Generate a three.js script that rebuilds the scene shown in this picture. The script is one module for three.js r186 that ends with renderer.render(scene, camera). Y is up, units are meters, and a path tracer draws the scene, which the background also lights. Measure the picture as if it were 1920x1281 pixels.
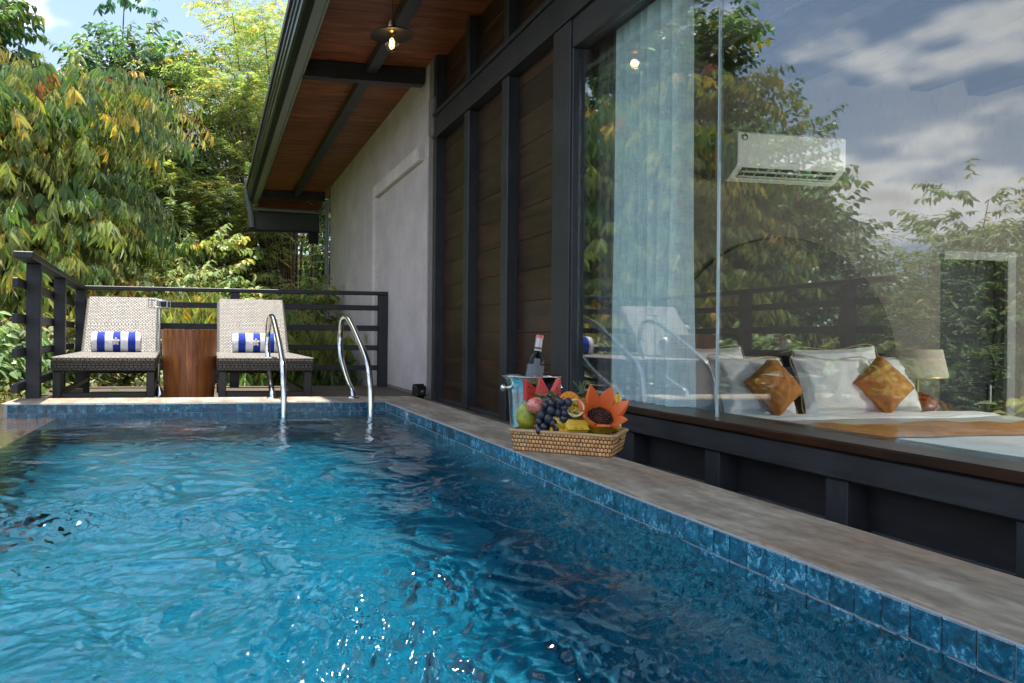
import * as THREE from 'three';
import { mergeGeometries } from 'three/addons/utils/BufferGeometryUtils.js';
import { RoundedBoxGeometry } from 'three/addons/geometries/RoundedBoxGeometry.js';
import { createNoise2D, createNoise3D } from 'simplex-noise';

// ---------------------------------------------------------------- camera, sky, sun, exposure
const scene = new THREE.Scene();
const camera = new THREE.PerspectiveCamera(2 * Math.atan(640.5 / 1470) * 180 / Math.PI, 1920 / 1281, 0.05, 400);
const EYE = new THREE.Vector3(0, 0.557, 0), YAW = 0.197, ROLL = 0.009;
{
  const f = new THREE.Vector3(Math.sin(YAW), 0, -Math.cos(YAW)), r0 = new THREE.Vector3(Math.cos(YAW), 0, Math.sin(YAW)), u0 = new THREE.Vector3(0, 1, 0);
  const r = r0.clone().multiplyScalar(Math.cos(ROLL)).addScaledVector(u0, Math.sin(ROLL));
  const u = u0.clone().multiplyScalar(Math.cos(ROLL)).addScaledVector(r0, -Math.sin(ROLL));
  camera.position.copy(EYE);
  camera.quaternion.setFromRotationMatrix(new THREE.Matrix4().makeBasis(r, u, f.clone().negate()));
  camera.setViewOffset(1920, 1281, 270, 8.5, 1920, 1281);          // rising/shift lens, as architectural photographs have
}
const renderer = new THREE.WebGLRenderer({ antialias: true });
renderer.toneMapping = THREE.LinearToneMapping;
renderer.toneMappingExposure = 2.6;
renderer.shadowMap.enabled = true;

function mulberry(seed) { return () => { seed = (seed + 0x6d2b79f5) | 0; let t = Math.imul(seed ^ (seed >>> 15), 1 | seed); t = (t + Math.imul(t ^ (t >>> 7), 61 | t)) ^ t; return ((t ^ (t >>> 14)) >>> 0) / 4294967296; }; }
const N2 = createNoise2D(mulberry(11)), N3 = createNoise3D(mulberry(12));
const clamp = (x, a = 0, b = 1) => Math.min(b, Math.max(a, x)), smooth = (x, a, b) => { const t = clamp((x - a) / (b - a)); return t * t * (3 - 2 * t); }, mix = (a, b, t) => a + (b - a) * t;
const fbm2 = (x, y, o = 4) => { let s = 0, a = 0.5; for (let i = 0; i < o; i++) { s += a * N2(x, y); x = x * 2.03 + 17.1; y = y * 2.03 - 9.3; a *= 0.5; } return s; };

const SUN = new THREE.Vector3(-0.06, 0.975, -0.20).normalize();
{
  const W = 1536, H = 768, data = new Float32Array(W * H * 4);
  for (let j = 0; j < H; j++) {
    const el = ((j + 0.5) / H - 0.5) * Math.PI, y = Math.sin(el), c = Math.cos(el);
    for (let i = 0; i < W; i++) {
      const az = ((i + 0.5) / W - 0.5) * 2 * Math.PI, x = Math.cos(az) * c, z = Math.sin(az) * c, o = (j * W + i) * 4;
      const h = clamp(y), g = Math.pow(1 - h, 3.0);
      let r = mix(0.19, 0.38, g), gg = mix(0.29, 0.46, g), b = mix(0.48, 0.58, g);
      if (y > 0) {
        // cumulus on a layer: flattened towards the horizon
        const k = 1 / (y + 0.22), px = x * k, pz = z * k;
        let d = 0, a = 0.56, f = 1.5;
        for (let q = 0; q < 6; q++) { d += a * N3(px * f + 3.7, pz * f - 1.9, y * 4.5 * f + q * 7); a *= 0.5; f *= 2.05; }
        const cov = smooth(d, -0.08, 0.30), thick = smooth(d, 0.15, 0.7);
        const lit = mix(0.88, 0.52, thick * 0.9);
        r = mix(r, lit * 0.99, cov); gg = mix(gg, lit * 1.0, cov); b = mix(b, lit * 1.03, cov);
      } else { r = 0.20; gg = 0.23; b = 0.22; }
      data[o] = r; data[o + 1] = gg; data[o + 2] = b; data[o + 3] = 1;
    }
  }
  const t = new THREE.DataTexture(data, W, H, THREE.RGBAFormat, THREE.FloatType);
  t.mapping = THREE.EquirectangularReflectionMapping; t.magFilter = t.minFilter = THREE.LinearFilter; t.needsUpdate = true;
  scene.background = t; scene.environment = t;
}
const sun = new THREE.DirectionalLight(0xffffff, 4.4);
sun.color.setRGB(1, 0.95, 0.86);
sun.position.copy(SUN).multiplyScalar(40); sun.target.position.set(0, 0, -4);
sun.castShadow = true; sun.shadow.mapSize.set(4096, 4096); sun.shadow.radius = 2;
Object.assign(sun.shadow.camera, { left: -22, right: 12, top: 20, bottom: -20, near: 1, far: 90 });
scene.add(sun, sun.target);

// ---------------------------------------------------------------- helpers
const used = new Map();
const numbered = (n) => { const k = used.get(n) ?? 0; used.set(n, k + 1); return k ? n + '_' + String(k).padStart(3, '0') : n; };
function prep(m) { m.castShadow = m.receiveShadow = true; return m; }
function part(name, geo, mat, parent, x = 0, y = 0, z = 0) { const m = prep(new THREE.Mesh(geo, mat)); m.name = name; m.position.set(x, y, z); parent.add(m); return m; }
function thing(name, label, category, group, pos = [0, 0, 0], turn = 0) {
  const g = new THREE.Group(); g.name = numbered(name); g.position.set(...pos); g.rotation.y = turn; g.userData = { label, category };
  if (group) g.userData.group = group; scene.add(g); return g;
}
function single(name, geo, mat, label, category, group, pos = [0, 0, 0]) { const m = prep(new THREE.Mesh(geo, mat)); m.name = numbered(name); m.position.set(...pos); m.userData = { label, category }; if (group) m.userData.group = group; scene.add(m); return m; }
function struct(name, label, geo, mat) { const m = geo ? prep(new THREE.Mesh(geo, mat)) : new THREE.Group(); m.name = numbered(name); m.userData = { kind: 'structure', label }; scene.add(m); return m; }

// textures: fn(u, v) -> [r, g, b] in sRGB 0..1, or a number for a height / roughness map
function texOf(size, fn, { gray = false, sy = size } = {}) {
  const d = new Uint8Array(size * sy * 4);
  for (let j = 0; j < sy; j++) for (let i = 0; i < size; i++) {
    const c = fn(i / size, j / sy), o = (j * size + i) * 4;
    if (gray) d[o] = d[o + 1] = d[o + 2] = clamp(c) * 255; else { d[o] = clamp(c[0]) * 255; d[o + 1] = clamp(c[1]) * 255; d[o + 2] = clamp(c[2]) * 255; }
    d[o + 3] = 255;
  }
  const t = new THREE.DataTexture(d, size, sy); t.magFilter = THREE.LinearFilter; t.minFilter = THREE.LinearMipmapLinearFilter; t.generateMipmaps = true;
  t.wrapS = t.wrapT = THREE.MirroredRepeatWrapping; if (!gray) t.colorSpace = THREE.SRGBColorSpace; t.needsUpdate = true; return t;
}
function scaled(t, u, v = u, rot = 0) { const c = t.clone(); c.repeat.set(u, v); c.rotation = rot; c.needsUpdate = true; return c; }
const lerp3 = (a, b, t) => [mix(a[0], b[0], t), mix(a[1], b[1], t), mix(a[2], b[2], t)];
const std = (o) => new THREE.MeshStandardMaterial(o), phy = (o) => new THREE.MeshPhysicalMaterial(o);
const lin = (r, g, b) => new THREE.Color().setRGB(r, g, b);

// box with chamfered edges (44 triangles), uv in metres picked by the face's direction
const cache = new Map();
function cbox(w, h, d, c = 0.004, ou = 0, ov = 0) {
  const key = [w, h, d, c, ou, ov].map((x) => x.toFixed(4)).join();
  if (cache.has(key)) return cache.get(key);
  c = Math.min(c, w * 0.4, h * 0.4, d * 0.4);
  const H = [w / 2, h / 2, d / 2], v = (s, ax) => { const p = [0, 1, 2].map((k) => s[k] * (k === ax ? H[k] : H[k] - c)); return p; };
  const tri = [], S = [-1, 1];
  const quad = (a, b, cc, dd) => { tri.push(a, b, cc, a, cc, dd); };
  const out = (pts) => { // orient outward
    const n = new THREE.Vector3().crossVectors(new THREE.Vector3().subVectors(new THREE.Vector3(...pts[1]), new THREE.Vector3(...pts[0])), new THREE.Vector3().subVectors(new THREE.Vector3(...pts[2]), new THREE.Vector3(...pts[0])));
    const m = pts.reduce((a, p) => a.add(new THREE.Vector3(...p)), new THREE.Vector3()); return n.dot(m) < 0 ? pts.slice().reverse() : pts;
  };
  for (let ax = 0; ax < 3; ax++) { const b = (ax + 1) % 3, e = (ax + 2) % 3; for (const s of S) { const q = [[-1, -1], [1, -1], [1, 1], [-1, 1]].map(([p, r]) => { const k = [0, 0, 0]; k[ax] = s; k[b] = p; k[e] = r; return v(k, ax); }); quad(...out(q)); } }
  for (let ax = 0; ax < 3; ax++) { const b = (ax + 1) % 3, e = (ax + 2) % 3; for (const p of S) for (const r of S) { const k1 = [0, 0, 0], k2 = [0, 0, 0]; k1[ax] = -1; k2[ax] = 1; k1[b] = k2[b] = p; k1[e] = k2[e] = r; quad(...out([v(k1, b), v(k2, b), v(k2, e), v(k1, e)])); } }
  for (const x of S) for (const y of S) for (const z of S) tri.push(...out([v([x, y, z], 0), v([x, y, z], 1), v([x, y, z], 2)]));
  const g = new THREE.BufferGeometry(); g.setAttribute('position', new THREE.Float32BufferAttribute(tri.flat(), 3)); g.computeVertexNormals(); planar(g, ou, ov);
  cache.set(key, g); return g;
}
function planar(g, ou = 0, ov = 0) {
  const p = g.attributes.position, n = g.attributes.normal, uv = new Float32Array(p.count * 2);
  for (let i = 0; i < p.count; i++) {
    const ax = Math.abs(n.getX(i)), ay = Math.abs(n.getY(i)), az = Math.abs(n.getZ(i)), x = p.getX(i), y = p.getY(i), z = p.getZ(i);
    const [a, b] = ay >= ax && ay >= az ? [x, z] : ax >= az ? [z, y] : [x, y];
    uv[2 * i] = a + ou; uv[2 * i + 1] = b + ov;
  }
  g.setAttribute('uv', new THREE.BufferAttribute(uv, 2)); return g;
}
// box given by its limits
function slab(name, x0, x1, y0, y1, z0, z1, mat, parent, c = 0.004, ou = 0, ov = 0) { return part(name, cbox(Math.abs(x1 - x0), Math.abs(y1 - y0), Math.abs(z1 - z0), c, ou, ov), mat, parent, (x0 + x1) / 2, (y0 + y1) / 2, (z0 + z1) / 2); }
const moved = (g, x, y, z) => g.clone().translate(x, y, z);
function tube(pts, r, seg = 40, rad = 10, closed = false) { return new THREE.TubeGeometry(new THREE.CatmullRomCurve3(pts.map((p) => p.isVector3 ? p : new THREE.Vector3(...p)), closed, 'centripetal'), seg, r, rad, closed); }
// tapered limb along points
function limb(pts, r0, r1, rad = 6) {
  const curve = new THREE.CatmullRomCurve3(pts, false, 'centripetal'), seg = Math.max(3, pts.length * 3), g = new THREE.TubeGeometry(curve, seg, 1, rad, false), p = g.attributes.position, c = new THREE.Vector3();
  for (let i = 0; i <= seg; i++) { const t = i / seg; curve.getPointAt(t, c); const r = mix(r0, r1, t) * (1 + 0.12 * N2(i * 0.7 + pts[0].x * 9, r0 * 50)); for (let k = 0; k <= rad; k++) { const o = i * (rad + 1) + k; p.setXYZ(o, c.x + (p.getX(o) - c.x) * r, c.y + (p.getY(o) - c.y) * r, c.z + (p.getZ(o) - c.z) * r); } }
  g.computeVertexNormals(); return g;
}
const lathe = (pts, seg = 32) => new THREE.LatheGeometry(pts.map(([a, b]) => new THREE.Vector2(a, b)), seg);

// ---------------------------------------------------------------- materials
const T = {};
T.concrete = texOf(1024, (u, v) => {             // trowelled, streaky, brown to grey
  const s = fbm2(u * 3, v * 9, 5), f = fbm2(u * 26 + 5, v * 40, 3), w = fbm2(u * 1.3 + 9, v * 2.2, 3), st = fbm2(u * 5, v * 46 + 3, 3);
  let c = lerp3([0.42, 0.375, 0.325], [0.60, 0.565, 0.51], clamp(0.5 + s * 0.9 + st * 0.35));
  c = lerp3(c, [0.53, 0.43, 0.35], smooth(w, 0.05, 0.45) * 0.55);
  const k = 1 + f * 0.16; return [c[0] * k, c[1] * k, c[2] * k];
});
T.grain = texOf(512, (u, v) => 0.5 + 0.5 * fbm2(u * 40, v * 40, 3), { gray: true });
T.plaster = texOf(512, (u, v) => { const s = fbm2(u * 2.4, v * 2.4, 5), f = fbm2(u * 60, v * 14, 3), d = smooth(fbm2(u * 18 + 4, v * 9, 3), 0.36, 0.5); const k = 1 + s * 0.09 + f * 0.05 - d * 0.07; return [0.60 * k, 0.572 * k, 0.56 * k]; });
const wood = (a, b, seed, contrast = 1) => texOf(512, (u, v) => {    // grain runs along u
  const w = fbm2(u * 1.2 + seed, v * 4, 2) * 0.8, g = fbm2(u * 3 + seed, (v + w * 0.08) * 46, 4), f = fbm2(u * 24, v * 190 + seed, 2), k = fbm2(u * 1.5, v * 6 + seed, 2);
  const c = lerp3(a, b, clamp(0.5 + (g * 0.75 + k * 0.6) * contrast)); const m = 1 + f * 0.14; return [c[0] * m, c[1] * m, c[2] * m];
});
T.soffit = wood([0.42, 0.22, 0.13], [0.66, 0.40, 0.25], 1.3);
T.panel = wood([0.17, 0.115, 0.085], [0.34, 0.225, 0.155], 7.7);
T.tub = wood([0.42, 0.22, 0.10], [0.63, 0.38, 0.19], 4.1, 0.8);
T.black = texOf(512, (u, v) => { const g = fbm2(u * 4, v * 30, 4), s = fbm2(u * 2 + 3, v * 2, 4); const k = 1 + g * 0.22 + s * 0.2; return [0.185 * k, 0.19 * k, 0.205 * k]; });
T.tile = texOf(1024, (u, v) => {                 // glazed, cloudy: deep teal to pale cyan
  const q = fbm2(u * 9, v * 9, 3), a = fbm2(u * 15 + q * 0.8, v * 15 - q * 0.8, 7), s = fbm2(u * 90 + q, v * 90, 4), big = fbm2(u * 5 + 40, v * 5, 2);
  let c = lerp3([0.085, 0.26, 0.35], [0.18, 0.43, 0.53], clamp(0.45 + a * 0.9 + big * 0.6 + s * 0.45));
  c = lerp3(c, [0.60, 0.77, 0.83], smooth(a * 0.9 + s * 0.45 + big * 0.6, 0.12, 0.75) * 0.8);
  c = lerp3(c, [0.11, 0.22, 0.24], smooth(-a - big * 0.4 + s * 0.3, 0.2, 0.6) * 0.7); return c;
});
const weaveH = (u, v, nu, nv) => { const r = Math.floor(v * nv), x = u * nu + (r % 2) * 0.5, fx = x - Math.floor(x), fy = v * nv - r; return Math.pow(Math.sin(Math.PI * fx), 0.5) * Math.pow(Math.sin(Math.PI * fy), 0.5); };
T.wicker = texOf(512, (u, v) => { const h = weaveH(u, v, 16, 26), n = N2(Math.floor(u * 16) * 3.1, Math.floor(v * 26) * 5.3) * 0.12 + fbm2(u * 9, v * 9, 2) * 0.14; const k = (0.25 + 0.75 * smooth(h, 0.15, 0.7)) * (1 + n); return [0.55 * k, 0.525 * k, 0.49 * k]; });
T.wickerH = texOf(512, (u, v) => weaveH(u, v, 16, 26), { gray: true });
T.cane = texOf(512, (u, v) => { const h = weaveH(u, v, 16, 14), n = N2(Math.floor(u * 16) * 3.7, Math.floor(v * 14) * 4.3) * 0.14; const k = 1 + n; return lerp3([0.22, 0.12, 0.055], [0.80 * k, 0.61 * k, 0.41 * k], smooth(h, 0.25, 0.62)); });
T.caneH = texOf(512, (u, v) => weaveH(u, v, 16, 14), { gray: true });
T.cloth = texOf(512, (u, v) => 0.5 + 0.28 * Math.sin(u * 512 * 0.8) * Math.sin(v * 512 * 0.8) + 0.4 * fbm2(u * 12, v * 12, 3), { gray: true });
T.barkC = texOf(512, (u, v) => { const g = fbm2(u * 20, v * 5, 4), s = fbm2(u * 3 + 8, v * 3, 3); const k = 1 + g * 0.5 + s * 0.35; return [0.40 * k, 0.33 * k, 0.26 * k]; });
T.soil = texOf(512, (u, v) => { const s = fbm2(u * 6, v * 6, 5); return lerp3([0.20, 0.17, 0.11], [0.27, 0.30, 0.15], clamp(0.5 + s)); });
T.pool = texOf(1024, (u, v) => { const a = fbm2(u * 14, v * 14, 5), b = fbm2(u * 3 + 2, v * 3, 3); const t = clamp(0.5 + a * 0.55 + b * 0.4); return lerp3([0.12, 0.39, 0.48], [0.27, 0.60, 0.68], t); });

const M = {
  coping: std({ map: scaled(T.concrete, 0.55, 0.55, Math.PI / 2), color: lin(1.3, 1.28, 1.22), bumpMap: scaled(T.grain, 3), bumpScale: 0.0012, roughness: 0.72 }),
  deck: std({ map: scaled(T.concrete, 0.5), color: lin(0.42, 0.38, 0.35), bumpMap: scaled(T.grain, 3), bumpScale: 0.001, roughness: 0.62 }),
  plaster: std({ map: scaled(T.plaster, 0.5), color: lin(1.75, 1.72, 1.74), bumpMap: scaled(T.grain, 2), bumpScale: 0.0015, roughness: 0.9 }),
  concretePost: std({ map: scaled(T.plaster, 0.8), color: lin(0.62, 0.61, 0.59), bumpMap: scaled(T.grain, 3), bumpScale: 0.002, roughness: 0.92 }),
  trim: std({ map: scaled(T.plaster, 0.9), color: lin(2.1, 2.1, 2.1), roughness: 0.85 }),
  dark: std({ map: scaled(T.black, 0.8), roughness: 0.42, bumpMap: scaled(T.grain, 4), bumpScale: 0.0006 }),
  darkV: std({ map: scaled(T.black, 0.8, 0.8, Math.PI / 2), roughness: 0.42, bumpMap: scaled(T.grain, 4), bumpScale: 0.0006 }),
  rail: std({ map: scaled(T.black, 1.2), color: lin(0.85, 0.82, 0.82), roughness: 0.5 }),
  panelBoard: [0, 1, 2].map((k) => std({ map: scaled(T.panel, 0.7, 1.4), color: lin(...[[0.66, 0.66, 0.66], [0.56, 0.55, 0.54], [0.76, 0.73, 0.69]][k]), roughness: 0.38 })),
  sill: std({ map: scaled(T.panel, 0.7, 1.4), color: lin(0.55, 0.42, 0.34), roughness: 0.3 }),
  lowPanel: std({ map: scaled(T.black, 0.9), color: lin(0.55, 0.5, 0.5), roughness: 0.55 }),
  soffit: [0, 1, 2, 3].map((k) => std({ map: scaled(T.soffit, 0.8, 1.6), color: lin(...[[1, 1, 1], [0.82, 0.78, 0.76], [1.15, 1.1, 1.05], [0.93, 0.96, 1]][k]), roughness: 0.45 })),
  gutter: std({ color: lin(0.018, 0.022, 0.026), roughness: 0.28, metalness: 0.3 }),
  gutterPale: std({ color: lin(0.30, 0.33, 0.31), roughness: 0.3, metalness: 0.1 }),
  gutterGreen: std({ color: lin(0.045, 0.052, 0.045), roughness: 0.4 }),
  pvc: std({ color: lin(0.20, 0.22, 0.24), roughness: 0.45 }),
  roofing: std({ color: lin(0.05, 0.05, 0.055), roughness: 0.6 }),
  tile: [0, 1, 2, 3].map((k) => phy({ map: T.tile, color: lin(...[[1, 1, 1], [0.72, 0.75, 0.78], [1.2, 1.15, 1.12], [0.85, 0.98, 1.02]][k]), roughness: 0.2, clearcoat: 0.6, clearcoatRoughness: 0.08 })),
  grout: std({ color: lin(0.38, 0.40, 0.42), roughness: 0.9 }),
  poolFloor: std({ map: scaled(T.pool, 0.35), roughness: 0.6 }),
  weir: std({ map: scaled(T.concrete, 0.9), color: lin(0.45, 0.31, 0.23), roughness: 0.5 }),
  steel: std({ color: lin(0.72, 0.72, 0.70), metalness: 1, roughness: 0.13 }),
  steelDull: std({ color: lin(0.62, 0.62, 0.60), metalness: 1, roughness: 0.3 }),
  wicker: std({ map: scaled(T.wicker, 2.0), bumpMap: scaled(T.wickerH, 2.0), bumpScale: 0.004, roughness: 0.55 }),
  wickerDark: std({ map: scaled(T.wicker, 2.2), color: lin(0.30, 0.28, 0.27), bumpMap: scaled(T.wickerH, 2.2), bumpScale: 0.005, roughness: 0.5 }),
  furnitureDark: std({ color: lin(0.022, 0.021, 0.022), roughness: 0.45 }),
  caneRim: std({ color: lin(0.52, 0.33, 0.17), roughness: 0.6 }),
  cane: std({ map: scaled(T.cane, 4.6), color: lin(1.25, 1.2, 1.15), bumpMap: scaled(T.caneH, 4.6), bumpScale: 0.004, roughness: 0.6 }),
  glass: phy({ color: lin(0.93, 0.97, 0.96), transmission: 1, thickness: 0, roughness: 0, ior: 2.0 }),
  glassEdge: std({ color: lin(0.42, 0.52, 0.54), roughness: 0.25 }),
  water: phy({ color: lin(1,1,1), transmission: 1, thickness: 1, roughness: 0.09, ior: 1.33, attenuationColor: lin(0.29, 0.75, 0.85), attenuationDistance: 1.5 }),
  bark: std({ map: scaled(T.barkC, 2, 1), roughness: 0.95 }),
  barkDark: std({ map: scaled(T.barkC, 2, 1), color: lin(0.55, 0.5, 0.45), roughness: 0.95 }),
  soil: std({ map: scaled(T.soil, 0.3), roughness: 1 }),
};

// ---------------------------------------------------------------- terrain
{
  const g = new THREE.PlaneGeometry(240, 240, 120, 120).rotateX(-Math.PI / 2), p = g.attributes.position;
  for (let i = 0; i < p.count; i++) {
    const x = p.getX(i), z = p.getZ(i), back = smooth(-z, 13, 42), left = smooth(-x, 30, 90);
    p.setY(i, -3.2 + back * 4.2 * smooth(x, -16, 4) + left * 3 + fbm2(x * 0.05, z * 0.05, 3) * 0.8);
  }
  g.computeVertexNormals(); planar(g);
  struct('hillside_ground', 'leaf-strewn soil slope falling away below the deck', g, M.soil);
}

// ---------------------------------------------------------------- pool
const CO = 0.13, WATER = 0.045, XR = 1.14, ZF = -5.12, XOUT = 1.445, ZOUT = -5.53, XW = 1.95;
{
  // concrete coping, one L along the far end and the building side, tile face flush below
  const s = new THREE.Shape([[-1.255, -ZF + 0.008], [XR + 0.008, -ZF + 0.008], [XR + 0.008, -1.8], [XOUT, -1.8], [XOUT, -ZOUT], [-1.255, -ZOUT]].map(([x, y]) => new THREE.Vector2(x, y)));
  const g = new THREE.ExtrudeGeometry(s, { depth: 0.3, bevelEnabled: true, bevelThickness: 0.004, bevelSize: 0.003, bevelSegments: 2 }).rotateX(-Math.PI / 2).translate(0, CO - 0.304, 0);
  planar(g); struct('pool_coping', 'trowelled brown-grey concrete coping round the pool', g, M.coping);
}
{
  const basin = struct('pool_basin', 'pool shell lined with small glazed teal tiles');
  slab('basin_wall', XR + 0.008, XR + 0.25, -1.6, CO - 0.31, ZF - 0.25, 1.8, M.grout, basin, 0);
  slab('basin_wall', -1.24, XR, -1.6, CO - 0.31, ZF - 0.25, ZF - 0.008, M.grout, basin, 0);
  slab('basin_wall', -1.24, XR, -1.6, CO - 0.02, 1.6, 1.8, M.grout, basin, 0);
  slab('basin_floor', -1.24, XR + 0.2, -1.6, -0.95, ZF - 0.2, 1.7, M.poolFloor, basin, 0);
  slab('overflow_weir', -1.245, -0.92, -2.6, WATER - 0.012, ZF - 0.39, 1.7, M.weir, basin, 0.004);
  // tiles: one mesh each in the two rows round the waterline, the sunken rows joined
  const P = 0.0575, S = 0.0548, rnd = mulberry(5), vx = [], vz = [];
  for (let k = 0; k < 14; k++) { const ou = rnd() * 3, ov = rnd() * 3, c = (g) => { const q = g.clone(), uv = q.attributes.uv; for (let i = 0; i < uv.count; i++) uv.setXY(i, uv.getX(i) * 1.5 + ou, uv.getY(i) * 1.5 + ov); return q; }; vx.push(c(cbox(0.006, S, S, 0.0012))); vz.push(c(cbox(S, S, 0.006, 0.0012))); }
  slab('grout_bed', XR + 0.0004, XR + 0.0075, -0.95, CO - 0.0055, ZF - 0.002, 1.6, M.grout, basin, 0.0005); slab('grout_bed', -1.235, XR + 0.0003, -0.95, CO - 0.0055, ZF - 0.0075, ZF - 0.0004, M.grout, basin, 0.0005);
  const pick = (a) => a[Math.floor(rnd() * a.length)];
  const nx = 77, nz = 41;
  for (let row = 0; row < 2; row++) {
    const y = CO - 0.007 - P * (row + 0.5);
    for (let i = 0; i < nx; i++) part('tile', pick(vx), pick(M.tile), basin, XR - 0.0012 + rnd() * 0.0012, y, ZF + P * (i + 0.5));
    for (let i = 0; i < nz; i++) part('tile', pick(vz), pick(M.tile), basin, XR - P * (i + 0.5) - 0.002, y, ZF + 0.0012 - rnd() * 0.0012);
  }
  const low = [[], [], [], []];
  for (let row = 2; row < 19; row++) {
    const y = CO - 0.007 - P * (row + 0.5);
    for (let i = 0; i < nx + 30; i++) low[Math.floor(rnd() * 4)].push(moved(pick(vx), XR - 0.001, y, ZF + P * (i + 0.5)));
    for (let i = 0; i < nz - 4; i++) low[Math.floor(rnd() * 4)].push(moved(pick(vz), XR - P * (i + 0.5) - 0.002, y, ZF + 0.001));
  }
  low.forEach((l, k) => { const m = part('sunken_tiles', mergeGeometries(l), M.tile[k], basin); m.userData.kind = 'stuff'; });
}
{
  // water surface: choppy near the jets, calmer at the far end and over the weir
  const x0 = -1.243, x1 = XR - 0.001, z0 = ZF + 0.002, z1 = 1.6, nx = 320, zs = [];
  for (let z = z0; z < -0.6; z += 0.0072) zs.push(z); for (let z = -0.6; z <= z1; z += 0.05) zs.push(z);
  const pos = [], idx = [], ridge = (a) => 1 - Math.abs(a) * 1.6;
  for (const z of zs) for (let i = 0; i <= nx; i++) {
    const x = mix(x0, x1, i / nx), near = mix(0.40, 1.15, smooth(z, -4.4, -1.8)), edge = smooth(x, -1.0, -0.72) * 0.85 + 0.15;
    const wx = x + 0.06 * N2(x * 2.1, z * 2.1 + 8), wz = z + 0.06 * N2(x * 2.1 + 30, z * 2.1);
    const agit = 0.3 + 1.05 * smooth(N2(x * 1.1 + 4, z * 1.0 - 2) + 0.5 * N2(x * 2.7, z * 2.4), -0.5, 0.8);
    const chop = 0.6 + 1.7 * smooth(z, -3.0, -1.2), crest = (q) => { const r = ridge(q); return r * r * (r > 0 ? 1 : -1); };
    let h = 0.0100 * N2(wx * 1.7 + 2, wz * 2.4) + 0.0056 * ridge(N2(wx * 3.8 + 7, wz * 5.0 + 3)) + 0.0026 * N2(wx * 7 + 9, wz * 9) + agit * (0.0036 * ridge(N2(wx * 8 + 1, wz * 10.5)) + 0.0036 * crest(N2(wx * 15, wz * 18 + 6)) * chop + 0.0022 * crest(N2(wx * 28 + 5, wz * 32)) * chop + 0.0006 * N2(wx * 52, wz * 58));
    h *= near * edge; pos.push(x, WATER + h, z);
  }
  const R = nx + 1; for (let j = 0; j < zs.length - 1; j++) for (let i = 0; i < nx; i++) { const a = j * R + i; idx.push(a, a + R, a + 1, a + 1, a + R, a + R + 1); }
  const g = new THREE.BufferGeometry(); g.setAttribute('position', new THREE.Float32BufferAttribute(pos, 3)); g.setIndex(idx); g.computeVertexNormals();
  struct('pool_water', 'rippled turquoise pool water', g, M.water);
}

// ---------------------------------------------------------------- deck
{
  const d = struct('deck', 'dark cement deck at the far end of the pool');
  slab('deck_slab', -1.62, XW, -0.22, 0, -8.8, ZOUT - 0.002, M.deck, d, 0.004);
  slab('walkway_slab', XOUT + 0.006, XW + 0.1, -0.22, -0.004, ZOUT, -4.75, M.deck, d, 0.004);
  slab('service_gap_floor', XOUT + 0.002, 2.1, -0.9, -0.7, -4.75, 1.8, M.deck, d, 0);
  slab('deck_support', -1.5, 1.9, -4, -0.24, -8.6, -8.3, M.concretePost, d, 0);
  slab('deck_support', -1.5, 1.9, -4, -0.24, -5.9, -5.55, M.concretePost, d, 0);
}

// ---------------------------------------------------------------- plaster wall with door surround, concrete post
{
  const w = thing('plaster_wall', 'grey plastered side wall of the neighbouring room beyond the deck rail', 'wall');
  slab('wall_panel', XW, XW + 0.2, -3.4, 3.2, -13.1, -6.94, M.plaster, w, 0.01);
  slab('end_wall', XW + 0.2, 6.2, -3.4, 3.2, -13.1, -12.9, M.plaster, w, 0.01);
  const fr = new THREE.Group(); fr.name = 'door_surround'; w.add(fr);
  slab('jamb', XW - 0.06, XW + 0.01, -0.02, 2.22, -9.27, -9.13, M.trim, fr, 0.006);
  slab('head', XW - 0.062, XW + 0.01, 2.222, 2.36, -9.275, -7.12, M.trim, fr, 0.006);
  slab('door_panel', XW - 0.012, XW + 0.01, 0.0, 2.221, -9.13, -6.98, M.plaster, w, 0.003);
  slab('skirting', XW - 0.014, XW + 0.005, 0.0, 0.035, -9.1, -6.97, M.concretePost, w, 0.003);
}
{
  const w = thing('concrete_post', 'rough grey concrete post between plaster wall and dark timber wall', 'post');
  slab('shaft', XW - 0.015, XW + 0.16, -0.6, 3.08, -6.935, -6.80, M.concretePost, w, 0.012);
  slab('corbel', XW - 0.045, XW + 0.1, 2.36, 2.72, -6.86, -6.74, M.concretePost, w, 0.02);
}

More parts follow.
